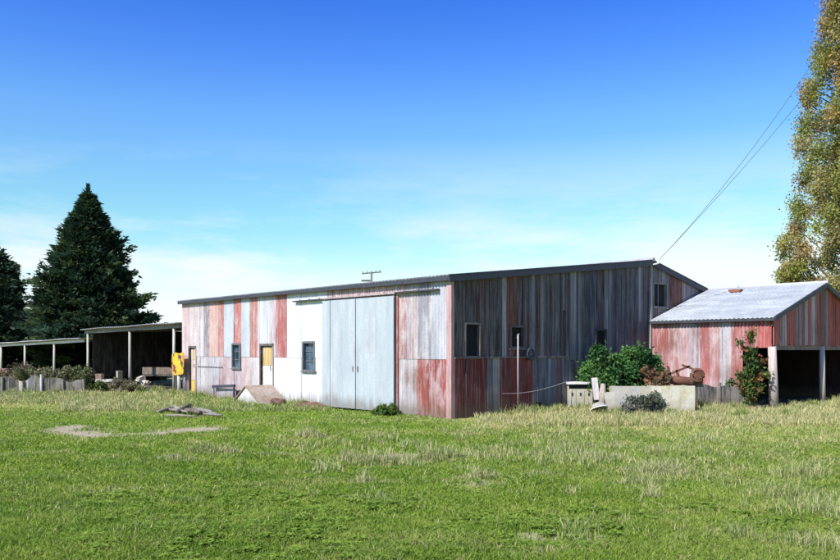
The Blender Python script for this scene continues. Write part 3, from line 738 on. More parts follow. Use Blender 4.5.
# pale bench top in the tall shed
Yt = 31.5
tb = Thing('plank_bench', 'low bench with a pale plank top in the tall open shed', 'bench', (wx(102, Yt), Yt, 0), barn=False)
b = MB(); wbox(b, 90, 117.5, 379.5, 382, Yt, .5, (.62, .60, .55, .3)); tb.part('top', b, 'wood')
b = MB(); wbox(b, 116, 117.8, 371, 379.4, Yt, .5, (.5, .48, .42, .4)); tb.part('end_board', b, 'wood')
for px in (91.5, 115):
    b = MB(); wbox(b, px-1, px+1, 382, 391, Yt, .07, (.14, .13, .12, .4)); tb.part('leg', b, 'wood')
    b = MB(); wbox(b, px-1, px+1, 382, 391, Yt+.42, .07, (.14, .13, .12, .4)); tb.part('leg', b, 'wood')
b = MB(); wbox(b, 94, 101, 374, 379.4, Yt+.1, .3, (.36, .24, .20, .5)); single('bundle', b, 'wood', 'small brown box on the pale plank bench', 'box', (wx(97, Yt), Yt+.1, wz(379.4, Yt)), barn=False)
Yh = 30.6
tl = Thing('broken_trestle', 'broken pale timber trestle lying beside the middle shed post', 'trestle', (wx(144, Yh), Yh, 0), barn=False)
for i, (p, q, w_) in enumerate((((136, 380), (149, 382), .12), ((140, 380), (146, 392), .06), ((147, 381), (138, 392), .06), ((150, 382), (144, 388), .05), ((139, 379), (142, 377), .14), ((121, 386), (137, 383), .1))):
    b = MB(); dy = random.uniform(-.12, .12)
    b.beam((wx(p[0], Yh), Yh+dy, wz(p[1], Yh)), (wx(q[0], Yh), Yh-dy, wz(q[1], Yh)), w_, w_*.7, (.62, .54, .47, .4)); tl.part('timber', b, 'wood')

# ================================================================== POLES AND WIRES
def pole(name, label, px, Y, top, arm=True, group=None):
    X = wx(px, Y); T = Thing(name, label, 'utility pole', (X, Y, 0), group, barn=False)
    b = MB(); b.tube([(X, Y, -.3), (X, Y, top)], [.16, .10], 10, (.16, .14, .13, .3)); T.part('pole', b, 'wood', smooth=True)
    if arm:
        b = MB(); b.beam((X-.9, Y-.14, top-.22), (X+.9, Y+.3, top-.02), .09, .11, (.16, .14, .13, .3)); T.part('crossarm', b, 'wood')
        for d in (-.8, -.4, .4, .8):
            b = MB(); b.tube([(X+d, Y+.08+d*.24, top-.08+d*.11), (X+d, Y+.08+d*.24, top+.1+d*.11)], .035, 6); T.part('insulator', b, 'dark')
        b = MB(); b.box(X-.95, X-.12, Y-.14, Y+.1, top-.95, top-.8, (.1, .1, .1, .2)); T.part('lower_arm', b, 'wood')
    return T
pole('utility_pole', 'utility pole with crossarm showing above the barn roof', 371.5, 78, wz(271.5, 78))
PX, PY = 886, 24.0
pole('wire_pole', 'tall wooden pole carrying the two wires, beside the autumn tree', PX, PY, 13.6, arm=False)
Bp = W(XR, -.28, 4.26)
def wire(label, pts):
    (x0, y0), (x1, y1), (x2, y2) = [(420+FOC*Bp.x/Bp.y, 350-(Bp.z-CAMH)*FOC/Bp.y)]+pts
    def y(x): return y0*(x-x1)*(x-x2)/((x0-x1)*(x0-x2))+y1*(x-x0)*(x-x2)/((x1-x0)*(x1-x2))+y2*(x-x0)*(x-x1)/((x2-x0)*(x2-x1))
    b = MB(); P = []
    for i in range(41):
        t = i/40; Xw = Bp.x+(wx(PX, PY)-Bp.x)*t; Y = Bp.y+(PY-Bp.y)*t; px = 420+FOC*Xw/Y
        P.append((Xw, Y, Bp.z if i == 0 else wz(y(px), Y)))
    b.tube(P, .0065, 5)
    single('overhead_wire', b, 'cable', label, 'wire', Bp, 'wires from the pole to the barn', barn=False)
wire('upper and steeper of the two wires running down to the barn peak', [(712, 200), (803, 77)])
wire('lower and flatter of the two wires running down to the barn peak', [(712, 203), (797, 105)])

# ================================================================== TREES AND PLANTS
def leaves(C, Rr, n, size, cols, aspect=1.6, seed=0, flat=.0, axis=None, shell=.45):
    """leaf quads scattered in clumps. C (k,3), Rr (k,)|(k,3); cols (k,3) clump colour -> verts, tint"""
    r = np.random.default_rng(seed); C = np.asarray(C, float); k = len(C)
    Rr = np.asarray(Rr, float); Rr = Rr[:, None]*np.ones(3) if Rr.ndim == 1 else Rr
    vol = Rr[:, 0]**2; idx = r.choice(k, n, p=vol/vol.sum())
    d = r.normal(size=(n, 3)); d /= np.linalg.norm(d, axis=1)[:, None]
    rad = r.random(n)**shell*(1+.7*(r.random(n) < .16)*r.random(n))
    c = C[idx]+d*rad[:, None]*Rr[idx]
    a = r.normal(size=(n, 3)); a /= np.linalg.norm(a, axis=1)[:, None]
    b = np.cross(a, r.normal(size=(n, 3))); b /= np.linalg.norm(b, axis=1)[:, None]
    s = size*(.6+.8*r.random(n))[:, None]
    q = np.stack([c-a*s*aspect/2, c-b*s/2, c+a*s*aspect/2, c+b*s/2], 1).reshape(-1, 3)
    t = cols[idx]*(.7+.6*r.random(n))[:, None]
    return q, t
def plant(name, label, cat, loc, clumps, radii, n, size, palette, stems, group=None, seed=0, crown='foliage', stem_c=(.2, .15, .1, .4), shell=.45, aspect=1.6):
    T = Thing(name, label, cat, loc, group, barn=False)
    r = np.random.default_rng(seed); pal = np.array(palette)
    cols = pal[r.integers(0, len(pal), len(clumps))]*(.8+.4*r.random((len(clumps), 1)))
    q, t = leaves(clumps, radii, n, size, cols, seed=seed+1, shell=shell, aspect=aspect)
    me = npmesh(crown, q-np.array(loc), 4, t, 'leaf')
    o = bpy.data.objects.new(crown, me); COL.objects.link(o); o.parent = T.o
    b = MB()
    for pts, rad in stems: b.tube(pts, rad, 7, stem_c, wob=.08)
    T.part('trunk' if crown == 'crown' else 'stem', b, 'bark', smooth=True)
    return T
def conifer(label, X, Y, H, R0, seed, z0=.3, nf=1500):
    r = np.random.default_rng(seed)
    V = []; Tn = []
    prof = lambda u: np.interp(u, [0, .06, .18, .35, .55, .75, .9, .97, 1], [.6, .88, 1.0, .96, .70, .40, .15, .03, .0])
    lump = r.random(40)*.40+.76
    q_all = []; t_all = []
    for i in range(nf):
        u = r.random()**1.25*.955; ang = r.random()*2*math.pi
        lb = lump[int(ang/(2*math.pi)*8) + 8*int(u*4.9)]
        Lr = R0*prof(u)*lb*(.66+.34*r.random()+(.22 if r.random() < .12 else 0))
        z = z0+H*u; base = np.array([0, 0, z])
        up = .10+.35*u+(r.random()-.5)*.25
        k = int(26+34*Lr)
        s = r.random(k)**.55
        dirv = np.array([math.cos(ang), math.sin(ang), 0])
        pts = base+dirv*(Lr*s)[:, None]; pts[:, 2] += Lr*(up*s**2-.18*s)
        wid = .10+.30*Lr*.35*s*(1.15-s)*2
        side = np.array([-dirv[1], dirv[0], 0])
        off = r.normal(size=k)*wid; pts += side*off[:, None]; pts[:, 2] += r.normal(size=k)*.10
        a = dirv*(.75+.3*r.random((k, 1)))+side*(np.sign(off)*.6)[:, None]+np.array([0, 0, 1])*(r.random((k, 1))*.9-.25)+r.normal(size=(k, 3))*.3
        a /= np.linalg.norm(a, axis=1)[:, None]
        b = np.cross(a, r.normal(size=(k, 3))); b /= np.linalg.norm(b, axis=1)[:, None]
        ln = (.16+.14*r.random(k))[:, None]; wd = (.045+.035*r.random(k))[:, None]
        q_all.append(np.stack([pts-a*ln*.3, pts-b*wd, pts+a*ln, pts+b*wd], 1).reshape(-1, 3))
        c = np.array([.030, .062, .032])*(.4+1.0*r.random())
        if r.random() < .22: c = np.array([.065, .10, .035])
        t_all.append(np.repeat(c[None], k, 0)*(.75+.5*r.random((k, 1))))
    k = 420; t_ = r.random(k); zz = z0+H*(.90+.115*t_); rad = (1-t_)**1.1*.42*r.random(k)**.5; an = r.random(k)*6.283
    pts = np.stack([rad*np.cos(an), rad*np.sin(an), zz], 1); a = np.stack([np.cos(an)*.7, np.sin(an)*.7, .5+.5*r.random(k)], 1); a /= np.linalg.norm(a, axis=1)[:, None]
    b = np.cross(a, r.normal(size=(k, 3))); b /= np.linalg.norm(b, axis=1)[:, None]; ln = (.12+.10*r.random(k))[:, None]
    q_all.append(np.stack([pts-a*ln*.3, pts-b*.04, pts+a*ln, pts+b*.04], 1).reshape(-1, 3)); t_all.append(np.array([.028, .058, .03])*(.5+r.random((k, 1))))
    T = Thing('conifer_tree', label, 'tree', (X, Y, 0), 'dark conifers behind the left sheds', barn=False)
    me = npmesh('crown', np.concatenate(q_all), 4, np.concatenate(t_all), 'leaf')
    o = bpy.data.objects.new('crown', me); COL.objects.link(o); o.parent = T.o
    b = MB(); b.tube([(X, Y, -.2), (X, Y, H*.5), (X, Y, H*.95+z0)], [.28, .16, .02], 9, (1, 1, 1, 0), wob=.05); T.part('trunk', b, 'bark', smooth=True)
Yc = 47
conifer('tall broad dark green conifer with a pointed top behind the sheds', wx(88, Yc), Yc, wz(187, Yc)-.35, 3.55, 3)
conifer('dark conifer cut by the left edge of the picture', wx(-14, 50), 50, wz(228, 50)-.3, 3.0, 9, nf=1300)

GR = [(.07, .12, .03), (.05, .09, .025), (.10, .15, .04)]
def bush(label, px, Y, w, h, palette, seed, n=6000, size=.09, group=None, cat='bush', name='bush', k=26, z0=.15):
    r = np.random.default_rng(seed); X = wx(px, Y)
    th = r.random(k)*2*math.pi; rr = np.sqrt(r.random(k))*w*.5*.8; zz = z0+(h-z0)*r.random(k)**.8*(1-.45*(rr/(w*.5))**2)*.85
    C = np.stack([X+rr*np.cos(th), Y+rr*.7*np.sin(th), zz], 1); rad = (.07+.13*r.random(k))*max(w, h)*.9
    for j in range(9):
        a = r.random()*6.283; e = r.uniform(.1, 1)
        C = np.concatenate([C, [[X+math.cos(a)*w*.44*math.sqrt(1-.7*e*e), Y+math.sin(a)*w*.35, z0+(h*.92-z0)*e]]]); rad = np.concatenate([rad, [.14*max(w, h)]])
    k = len(C)
    st_ = []
    for j in range(12):
        c = C[r.integers(0, k)]; st_.append(([(X+random.uniform(-.05, .05), Y, -.05), ((X+c[0])/2, (Y+c[1])/2, c[2]*.6), tuple(c)], [.02*h, .012*h, .005*h]))
    return plant(name, label, cat, (X, Y, 0), C, rad, n, size, palette, st_, group, seed)
BG = [(.07, .17, .045), (.045, .12, .035), (.13, .24, .07), (.09, .20, .05)]
bush('leafy green bush left of its neighbour against the shaded barn wall', 604, 22.0, 1.25, 1.72, BG, 21, 20000, .06, 'green bushes by the barn wall')
bush('leafy green bush right of its neighbour, touching the red shed corner', 641, 22.2, 1.15, 1.62, BG, 22, 18000, .06, 'green bushes by the barn wall')
bush('low grey-green shrub in front of the middle concrete trough', 645, 20.0, 1.05, .50, [(.13, .15, .11), (.10, .12, .08), (.18, .19, .15)], 23, 9000, .035, k=30, z0=.03)
bush('small bright green tuft bush at the foot of the sliding doors', 386, 19.95, .62, .26, [(.14, .22, .05), (.10, .17, .04)], 24, 3500, .035, k=18, z0=.02)
bush('dry brown weed standing among the troughs left of the rusty machine', 655, 21.2, .7, 1.2, [(.22, .11, .06), (.12, .10, .05), (.28, .16, .09)], 25, 1300, .06, name='dry_weed', cat='weed')
# climbing rose at the shed side
Yr = 21.6
r = np.random.default_rng(31); C = []; ST = []
Xr = wx(749, Yr)
for j in range(15):
    ex, ez = r.uniform(-.62, .42), r.uniform(.5, 2.05)
    if ez > 1.5: ex *= .45; 
    P = [(Xr+ex*.15*s+ex*.85*s*s, Yr-.1*s+.15*ex*s, ez*(1-(1-s)**1.6)) for s in np.linspace(0, 1, 6)]
    ST.append((P, [.02, .016, .014, .012, .009, .005]))
    for s in P[2:]: C.append(s)
plant('climbing_rose', 'straggling rose with reddish stems and hips beside the red shed opening', 'rose bush', (Xr, Yr, 0), C, [.15]*len(C), 2600, .055,
      [(.07, .12, .03), (.05, .10, .03), (.14, .18, .05), (.10, .16, .04), (.09, .14, .04), (.24, .12, .05)], ST, seed=32, stem_c=(.3, .14, .08, .3), shell=.7)
# poplar
def poplar():
    Y = 31.0; X = wx(869, Y); r = np.random.default_rng(41)
    H = 21.5; C = []; Rr = []; ST = [([(X, Y, -.2), (X+.05, Y, 6), (X, Y, 13), (X, Y, 20)], [.34, .26, .15, .04])]
    prof = lambda z: np.interp(z, [1.2, 2.5, 4.5, 7, 9, 11, 14.5, 17, 20, 22], [1.8, 2.8, 3.1, 3.05, 2.85, 2.5, 1.65, 1.3, .8, .2])
    for i in range(330):
        z = 1.6+r.random()**.95*(H-1.8); a = r.random()*2*math.pi; R_ = prof(z)
        rr = R_*(.35+.60*r.random()); e = (X+rr*math.cos(a), Y+rr*math.sin(a), z)
        zb = max(1.0, z-1.3-rr*.5)
        mid = (X+rr*.45*math.cos(a), Y+rr*.45*math.sin(a), (z+zb)/2-.15)
        ST.append(([(X, Y, zb), mid, e], [.05, .03, .01]))
        C.append(e); Rr.append((.30+.20*r.random(), .30+.20*r.random(), .38+.3*r.random()))
        if rr > 1.2: C.append(tuple(np.array(mid)+r.normal(size=3)*.2)); Rr.append((.45, .45, .6))
    for i in range(46):
        z = 5.2+11*(i+r.random())/46; a = math.pi+r.normal()*.45; rr = prof(z)*(.72+.2*r.random())
        C.append((X+rr*math.cos(a), Y+rr*math.sin(a), z)); Rr.append((.42, .42, .55))
        ST.append(([(X, Y, z-1.6), (X+rr*.5*math.cos(a), Y+rr*.5*math.sin(a), z-.7), C[-1]], [.05, .03, .008]))
    # straggling low limb on the left
    e0 = (wx(783, Y), Y-.2)
    for j in range(20):
        z = 3.2+2.5*r.random(); x = e0[0]+r.normal()*.22+(5.2-z)*.2
        C.append((x, e0[1]+r.normal()*.3, z)); Rr.append((.36, .36, .42))
        ST.append(([(X-.2, Y, 1.6+r.random()), (x+1.0, Y-.1, z-1.1), (x, e0[1], z+.25)], [.06, .035, .008]))
    ST.append(([(X-.5, Y, 2.2), (e0[0]+.5, Y-.1, 4.2), (e0[0]-.15, Y-.2, wz(228, Y))], [.05, .025, .006]))
    for j in range(16):
        z = 2.4+1.8*r.random(); x = wx(r.uniform(788, 830), Y)
        C.append((x, Y+r.normal()*.4, z)); Rr.append((.4, .4, .45))
    pal = [(.30, .32, .07), (.26, .28, .06), (.24, .26, .06), (.34, .31, .08), (.38, .26, .09), (.25, .27, .07), (.15, .21, .05), (.36, .25, .11), (.42, .36, .14)]
    plant('poplar_tree', 'tall autumn poplar with green and yellow-brown leaves behind the red shed', 'tree', (X, Y, 0), C, Rr, 290000, .058, pal, ST, seed=42, crown='crown', shell=.6, aspect=1.3)
poplar()
# trees and hedge behind the left sheds
bgp = [(.10, .16, .05), (.07, .12, .035), (.14, .18, .06)]
bush('light green bushy tree in the gap between the two conifers', 36, 54, 4.2, 3.9, bgp, 51, 18000, .16, cat='tree', name='broadleaf_tree', k=40, group='low trees behind the sheds')
bush('green bushy tree below the broad conifer just above the low shed roof', 66, 55, 3.0, 3.0, bgp, 52, 12000, .16, cat='tree', name='broadleaf_tree', k=40, group='low trees behind the sheds')
bush('small green tree at the left edge below the cut conifer', 6, 54, 4.4, 3.3, bgp, 53, 12000, .16, cat='tree', name='broadleaf_tree', k=40, group='low trees behind the sheds')
hp = [(.14, .17, .06), (.20, .18, .09), (.09, .13, .04)]
for i, (px, Y, lb) in enumerate(((102, 44, 'sunlit weedy bush seen through the shed behind the plank bench'), (140, 43, 'shaded weedy bush seen through the tall shed right of its middle post'),
                                 (48, 52, 'brown-green bush seen through the low shed behind the white fence post'), (76, 50, 'pale weedy bush seen at the right end of the low shed'))):
    bush(lb, px, Y, 2.8, 1.15, hp, 60+i, 5000, .1, group='bushes behind the open sheds')
for i, (px, Y, w, h, lb) in enumerate(((60, 31.0, 1.6, .85, 'grey-brown dry bush behind the left fence, left of its twin'), (77, 30.6, 1.3, .95, 'grey-green dry bush behind the right end of the left fence'),
                                    (32, 33.0, 1.5, .95, 'pale yellowish weed clump behind the left fence in the low shed'), (12, 34, 2.0, .95, 'rust-brown weed clump behind the far left of the fence'))):
    pal = [(.20, .20, .10), (.13, .15, .06), (.24, .22, .13)] if i != 3 else [(.17, .12, .08), (.12, .11, .06)]
    bush(lb, px, Y, w, h, pal, 70+i, 4200, .06, group='weeds along the left fence', name='weed_bush', cat='weeds')

bush('low dry brown weed clump beside the broken trestle in the tall shed', 124, 30.4, 1.1, .5, [(.26, .22, .15), (.18, .17, .09), (.30, .27, .2)], 81, 2600, .05, name='weed_bush', cat='weeds', z0=.02)
bush('low green weed clump in front of the plank bench', 96, 30.6, 1.0, .45, [(.16, .20, .07), (.12, .15, .05)], 82, 2400, .05, name='weed_bush', cat='weeds', z0=.02)
# old things stored in the dim sheds
def stored(name, label, cat, px, Y, parts):
    X = wx(px, Y); T = Thing(name, label, cat, (X, Y, 0), 'things stored in the sheds', barn=False)
    for nm, boxes, c in parts:
        for bx_ in boxes:
            b = MB(lambda a, q, z: (X+a, Y+q, z)); b.box(*bx_, c, jit=.01); T.part(nm, b, 'wood')
stored('wooden_cart', 'dim wooden cart standing in the tall shed behind the yellow sign post', 'cart', 160, 33.0, [('deck', [(-.7, .7, 0, .8, .55, .62)], (.16, .12, .09, .5)), ('side_board', [(-.7, .7, -.02, 0, .62, .9)], (.20, .15, .11, .5)), ('leg', [(-.66, -.58, 0, .08, .03, .55), (.58, .66, 0, .08, .03, .55)], (.14, .11, .09, .5))])
stored('stacked_planks', 'stack of brown planks in the low shed left of its middle post', 'planks', 14, 40.0, [('plank', [(-1.2, 1.2, 0, .5, .03+.11*i, .13+.11*i) for i in range(6)], (.26, .15, .11, .6))])
# ================================================================== GROUND
DIRT = [[(wx(66, 16.9), 16.9), (wx(104, 15.1), 15.1), (wx(125, 15.4), 15.4), (wx(165, 15.9), 15.9), (wx(205, 16.6), 16.6)]]
def polyd(x, y, P):
    d = np.full(np.shape(x), 1e9)
    for (ax, ay), (bx, by) in zip(P[:-1], P[1:]):
        L2 = (bx-ax)**2+(by-ay)**2; t = np.clip(((x-ax)*(bx-ax)+(y-ay)*(by-ay))/L2, 0, 1)
        d = np.minimum(d, np.hypot(x-ax-t*(bx-ax), y-ay-t*(by-ay)))
    return d
SPOTS = [(wx(420, 12.6), 12.55, 1.0, .28, 1.0), (wx(375, 12.9), 12.7, .5, .2, .7), (wx(150, 9.6), 9.5, .9, .3, .5), (wx(305, 10.4), 10.2, .5, .2, .4), (wx(565, 6.9), 6.95, .45, .25, .9),
         (wx(480, 9.7), 9.75, .4, .15, .8), (wx(660, 11.5), 11.5, 1.0, .3, .35), (wx(250, 11.2), 11.2, .8, .2, .35)]
def ground_z(x, y):
    m = sstep(2, 8, y)*(1-sstep(15, 19, y))
    return (fbm(x*.35, y*.35, 3)-.5)*.16*m+(fbm(x*1.3+5, y*1.3, 2)-.5)*.05*m
def bare(x, y):
    n = fbm(x*2.1, y*2.1, 3)
    d = polyd(x, y, DIRT[0])
    m = (1-sstep(.25, .8, d+(n-.5)*.9))
    for sx, sy, rx, ry, k in SPOTS:
        q = np.hypot((x-sx)/rx, (y-sy)/ry)*.8+(n-.5)*.9
        m = np.maximum(m, k*(1-sstep(.5, 1.2, q)))
    return m
def straw(x, y):
    """0..1 how dry and yellow the sward is"""
    n = fbm(x*.55+3, y*.9+7, 4); n2 = fbm(x*2.4, y*2.4+11, 3)
    s = sstep(.52, .72, n*.5+n2*.5)*.6*(.25+.75*(1-sstep(440, 500, 350+1307/np.maximum(y, 1))))
    px = 420+FOC*x/np.maximum(y, 1)
    py = 350+1307/np.maximum(y, 1)
    s = s+.85*sstep(440, 500, px)*sstep(400, 406, py)*(1-sstep(418, 436, py))*(.4+n)
    s = s+.35*sstep(430, 560, px)*(1-sstep(420, 500, py))*n2*1.3
    s = s+.2*sstep(560, 760, px)*n2
    s = s+.8*(1-sstep(404, 414, py))*(.3+n2)*(1-sstep(300, 380, px))
    return np.clip(s, 0, 1)
def sward(x, y):
    g1 = np.array([.235, .335, .050]); g2 = np.array([.178, .285, .038]); g3 = np.array([.33, .395, .08]); st1 = np.array([.60, .54, .24]); dt = np.array([.30, .24, .17])
    n = fbm(x*.8+1, y*1.1, 4)[..., None]; n2 = fbm(x*3.1, y*3.1+4, 3)[..., None]
    c = g2*(1-sstep(.35, .6, n))+g1*sstep(.35, .6, n)
    c = c*(1-.6*sstep(.5, .75, n2))+g3*.6*sstep(.5, .75, n2)
    s = straw(x, y)[..., None]; c = c*(1-.72*s)+st1*.72*s
    return c
def ground():
    xs = np.concatenate([-np.geomspace(3000, 34, 26), np.arange(-33, 33.1, .33), np.geomspace(34, 3000, 26)])
    ys = np.concatenate([-np.geomspace(2500, 1, 22), np.arange(0, 45, .3), np.geomspace(46, 4000, 34)])
    X, Y = np.meshgrid(xs, ys); Z = ground_z(X, Y)
    nx, ny = len(xs), len(ys)
    v = np.stack([X, Y, Z], -1).reshape(-1, 3)
    i = np.arange((nx-1)*(ny-1)); r_, c_ = i//(nx-1), i % (nx-1); a = r_*nx+c_
    f = np.stack([a, a+1, a+nx+1, a+nx], 1)
    me = bpy.data.meshes.new('ground'); me.from_pydata(v.tolist(), [], f.tolist())
    c = np.ones((nx*ny, 4), np.float32); b = bare(X, Y)[..., None]
    soil = np.array([.40, .34, .24]); c[:, :3] = (sward(X, Y)*.85*(1-b)+soil*b).reshape(-1, 3)
    at = me.color_attributes.new('tint', 'FLOAT_COLOR', 'POINT'); at.data.foreach_set('color', c.ravel())
    me.polygons.foreach_set('use_smooth', [True]*len(me.polygons)); me.update()
    m, nt, bs = newmat('meadow_soil')
    a_ = N(nt, 'ShaderNodeAttribute', attribute_name='tint')
    n1 = noise(nt, mapping(nt, (14, 14, 14)), 1, 6, .7)
    nt.links.new(mixc(nt, 1.0, a_.outputs['Color'], ramp(nt, n1, [(.3, (.55,)*3), (.7, (1.35,)*3)]), 'MULTIPLY'), bs.inputs['Base Color'])
    bs.inputs['Roughness'].default_value = .95; bs.inputs['Specular IOR Level'].default_value = .1
    bump(nt, bs, n1, .5, .03)
    me.materials.append(m)
    o = bpy.data.objects.new('ground', me); COL.objects.link(o); o['kind'] = 'structure'
ground()

# ================================================================== GRASS
def blades(x, y, h, w, col, lean=.35, r=RNG, zoff=0, curl=.5):
    """two-segment bent blades: quad + tip as one 5-gon would bend badly, so a quad root and a triangle tip both stored as quads"""
    n = len(x); z = ground_z(x, y)+zoff
    a = r.random(n)*2*math.pi; ca, sa = np.cos(a), np.sin(a)
    l = np.abs(r.normal(size=n))*lean*h; b = r.random(n)*2*math.pi
    lx, ly = np.cos(b)*l, np.sin(b)*l
    P = lambda fx, fz, k, sgn: np.stack([x+lx*fx+sgn*ca*w*k/2, y+ly*fx+sgn*sa*w*k/2, z+h*fz], 1)
    q1 = np.stack([P(0, -.05, 1, -1), P(0, -.05, 1, 1), P(.35, .6, .75, 1), P(.35, .6, .75, -1)], 1)
    q2 = np.stack([P(.35, .6, .75, -1), P(.35, .6, .75, 1), P(1, 1, .12, 1), P(1, 1, .12, -1)], 1)
    return np.concatenate([q1.reshape(-1, 3), q2.reshape(-1, 3)]), np.concatenate([col, col])
def footprint(x, y):
    """keep grass out of the buildings"""
    dx, dy = x-CX, y-CY
    bx = cb*dx+sb*dy; by = -sb*dx+cb*dy
    ins = (bx > -.01) & (bx < 14.6) & (by > .0) & (by < FL+.1)
    ins |= (bx > SX+.05) & (bx < SE) & (by > SY+.15) & (by < 0)
    ins |= (bx > .35) & (by > FL) & (bx < 5.4)
    return ~ins
def scatter(n, y0, y1, r, pw=1.0, m=.56):
    """density falls with distance the way the picture needs it"""
    u = r.random(n); y = 1/((1/y0)*(1-u)+(1/y1)*u) if pw == 1 else np.sqrt(y0**2+(y1**2-y0**2)*u)
    x = (r.random(n)*2-1)*(m*y+.8)
    return x, y
def weeds(n, r):
    x, y = scatter(n, 4.8, 22, r); k = (fbm(x*.9+40, y*.9, 3) > .56) & footprint(x, y); x, y = x[k], y[k]; n = len(x)
    cx = np.round(x*5)/5+r.normal(size=n)*.035; cy = np.round(y*5)/5+r.normal(size=n)*.035
    j = _L[(np.round(x*5).astype(int)*7) % 256, (np.round(y*5).astype(int)*13) % 256]; kk = j > .55; cx, cy = cx[kk]+.1*j[kk], cy[kk]; n = len(cx)
    a = r.random(n)*2*math.pi; l = .03+.04*r.random(n); wd = l*.38; z = ground_z(cx, cy)+.02+.015*r.random(n)
    dx, dy = np.cos(a), np.sin(a)
    q = np.stack([np.stack([cx, cy, z], 1), np.stack([cx+dx*l*.6-dy*wd, cy+dy*l*.6+dx*wd, z+.018], 1), np.stack([cx+dx*l*1.3, cy+dy*l*1.3, z+.01], 1), np.stack([cx+dx*l*.6+dy*wd, cy+dy*l*.6-dx*wd, z+.018], 1)], 1).reshape(-1, 3)
    return q, np.array([.20, .31, .05])*(.7+.8*r.random((n, 1)))
def grass_obj(name, parts, label=None):
    q = np.concatenate([p[0] for p in parts]); t = np.concatenate([p[1] for p in parts])
    me = npmesh(name, q, 4, t, 'grass'); o = bpy.data.objects.new(name, me); COL.objects.link(o)
    o['kind'] = 'stuff'; o['label'] = label; o['category'] = 'grass'
r = np.random.default_rng(77)
x, y = scatter(620000, 4.6, 33, r)
k = footprint(x, y) & (r.random(len(x)) > bare(x, y)*1.0); x, y = x[k], y[k]
c = sward(x, y)*(.7+.6*r.random((len(x), 1)))
dry = r.random(len(x)) < .05+.22*straw(x, y); c[dry] = np.array([.52, .47, .24])*(.6+.6*r.random((dry.sum(), 1)))
hh = (.016+.034*r.random(len(x)))*(.55+1.1*fbm(x*1.4, y*1.4, 3)); hh *= 1+.5*straw(x, y); hh *= 1-.6*(1-sstep(.3, 1.6, np.hypot(x-CX, y-CY+.4)))
grass_obj('short_grass', [blades(x, y, hh, (.004+.0009*y), c, 1.0, r), weeds(60000, r)], 'grazed short green grass covering the paddock')
# tall dry grass
tall = []
def tuft(px, py, w, n, h, kind, seed, sp=.6):
    Y = 1307/(py-350); X = wx(px, Y); r = np.random.default_rng(seed)
    x = X+r.normal(size=n)*w*.5; y = Y+r.normal(size=n)*w*.5*sp
    k = footprint(x, y); x, y = x[k], y[k]; n = len(x)
    st_ = np.array([.56, .53, .27]); g = np.array([.22, .32, .07])
    f = (r.random((n, 1)) < kind)
    c = np.where(f, st_, g)*(.65+.6*r.random((n, 1)))
    d = np.hypot((x-X)/w, (y-Y)/w/sp)
    hh = h*(.45+.6*r.random(n))*np.clip(1.15-d*.8, .35, 1)
    tall.append(blades(x, y, hh, .003+.0006*Y, c, .5, r))
# bands: right-hand straw belt, along the front wall, along the left sheds and fence
def band(px0, px1, py0, py1, n, h, kind, seed, dens=.5):
    r = np.random.default_rng(seed)
    px = px0+(px1-px0)*r.random(n*2); py = py0+(py1-py0)*r.random(n*2)
    y = 1307/(py-350); x = wx(px, y)
    m = fbm(x*1.7+seed, y*1.2, 3); m = .55*m+.45*fbm(x*4.3, y*3.1+seed, 2); k = footprint(x, y) & (m+.10*r.random(len(x)) > dens+.02); x, y, m = x[k][:n], y[k][:n], m[k][:n]; n = len(x)
    f = r.random((n, 1)) < kind
    c = np.where(f, np.array([.60, .55, .28]), np.array([.24, .34, .08]))*(.65+.6*r.random((n, 1)))
    tall.append(blades(x, y, h*(.25+.8*r.random(n)**1.5)*(.15+1.7*np.clip(m-.25, 0, 1)*1.4), .004+.0007*y, c, .4, r))
band(475, 860, 407, 427, 38000, .20, .78, 101, .47)
band(500, 860, 404, 414, 16000, .22, .65, 102, .44)
band(455, 860, 424, 470, 11000, .11, .45, 103, .60)
band(185, 330, 396, 412, 14000, .21, .30, 104, .42)
band(320, 455, 412, 424, 4000, .05, .40, 105, .46)
band(60, 190, 394, 412, 20000, .22, .6, 106, .44)
band(-20, 90, 394, 404, 12000, .20, .55, 107, .42)
band(300, 620, 430, 470, 9000, .13, .5, 108, .60)
band(560, 860, 465, 560, 6000, .10, .35, 109, .62)
band(-10, 560, 415, 560, 9000, .08, .25, 110, .62)
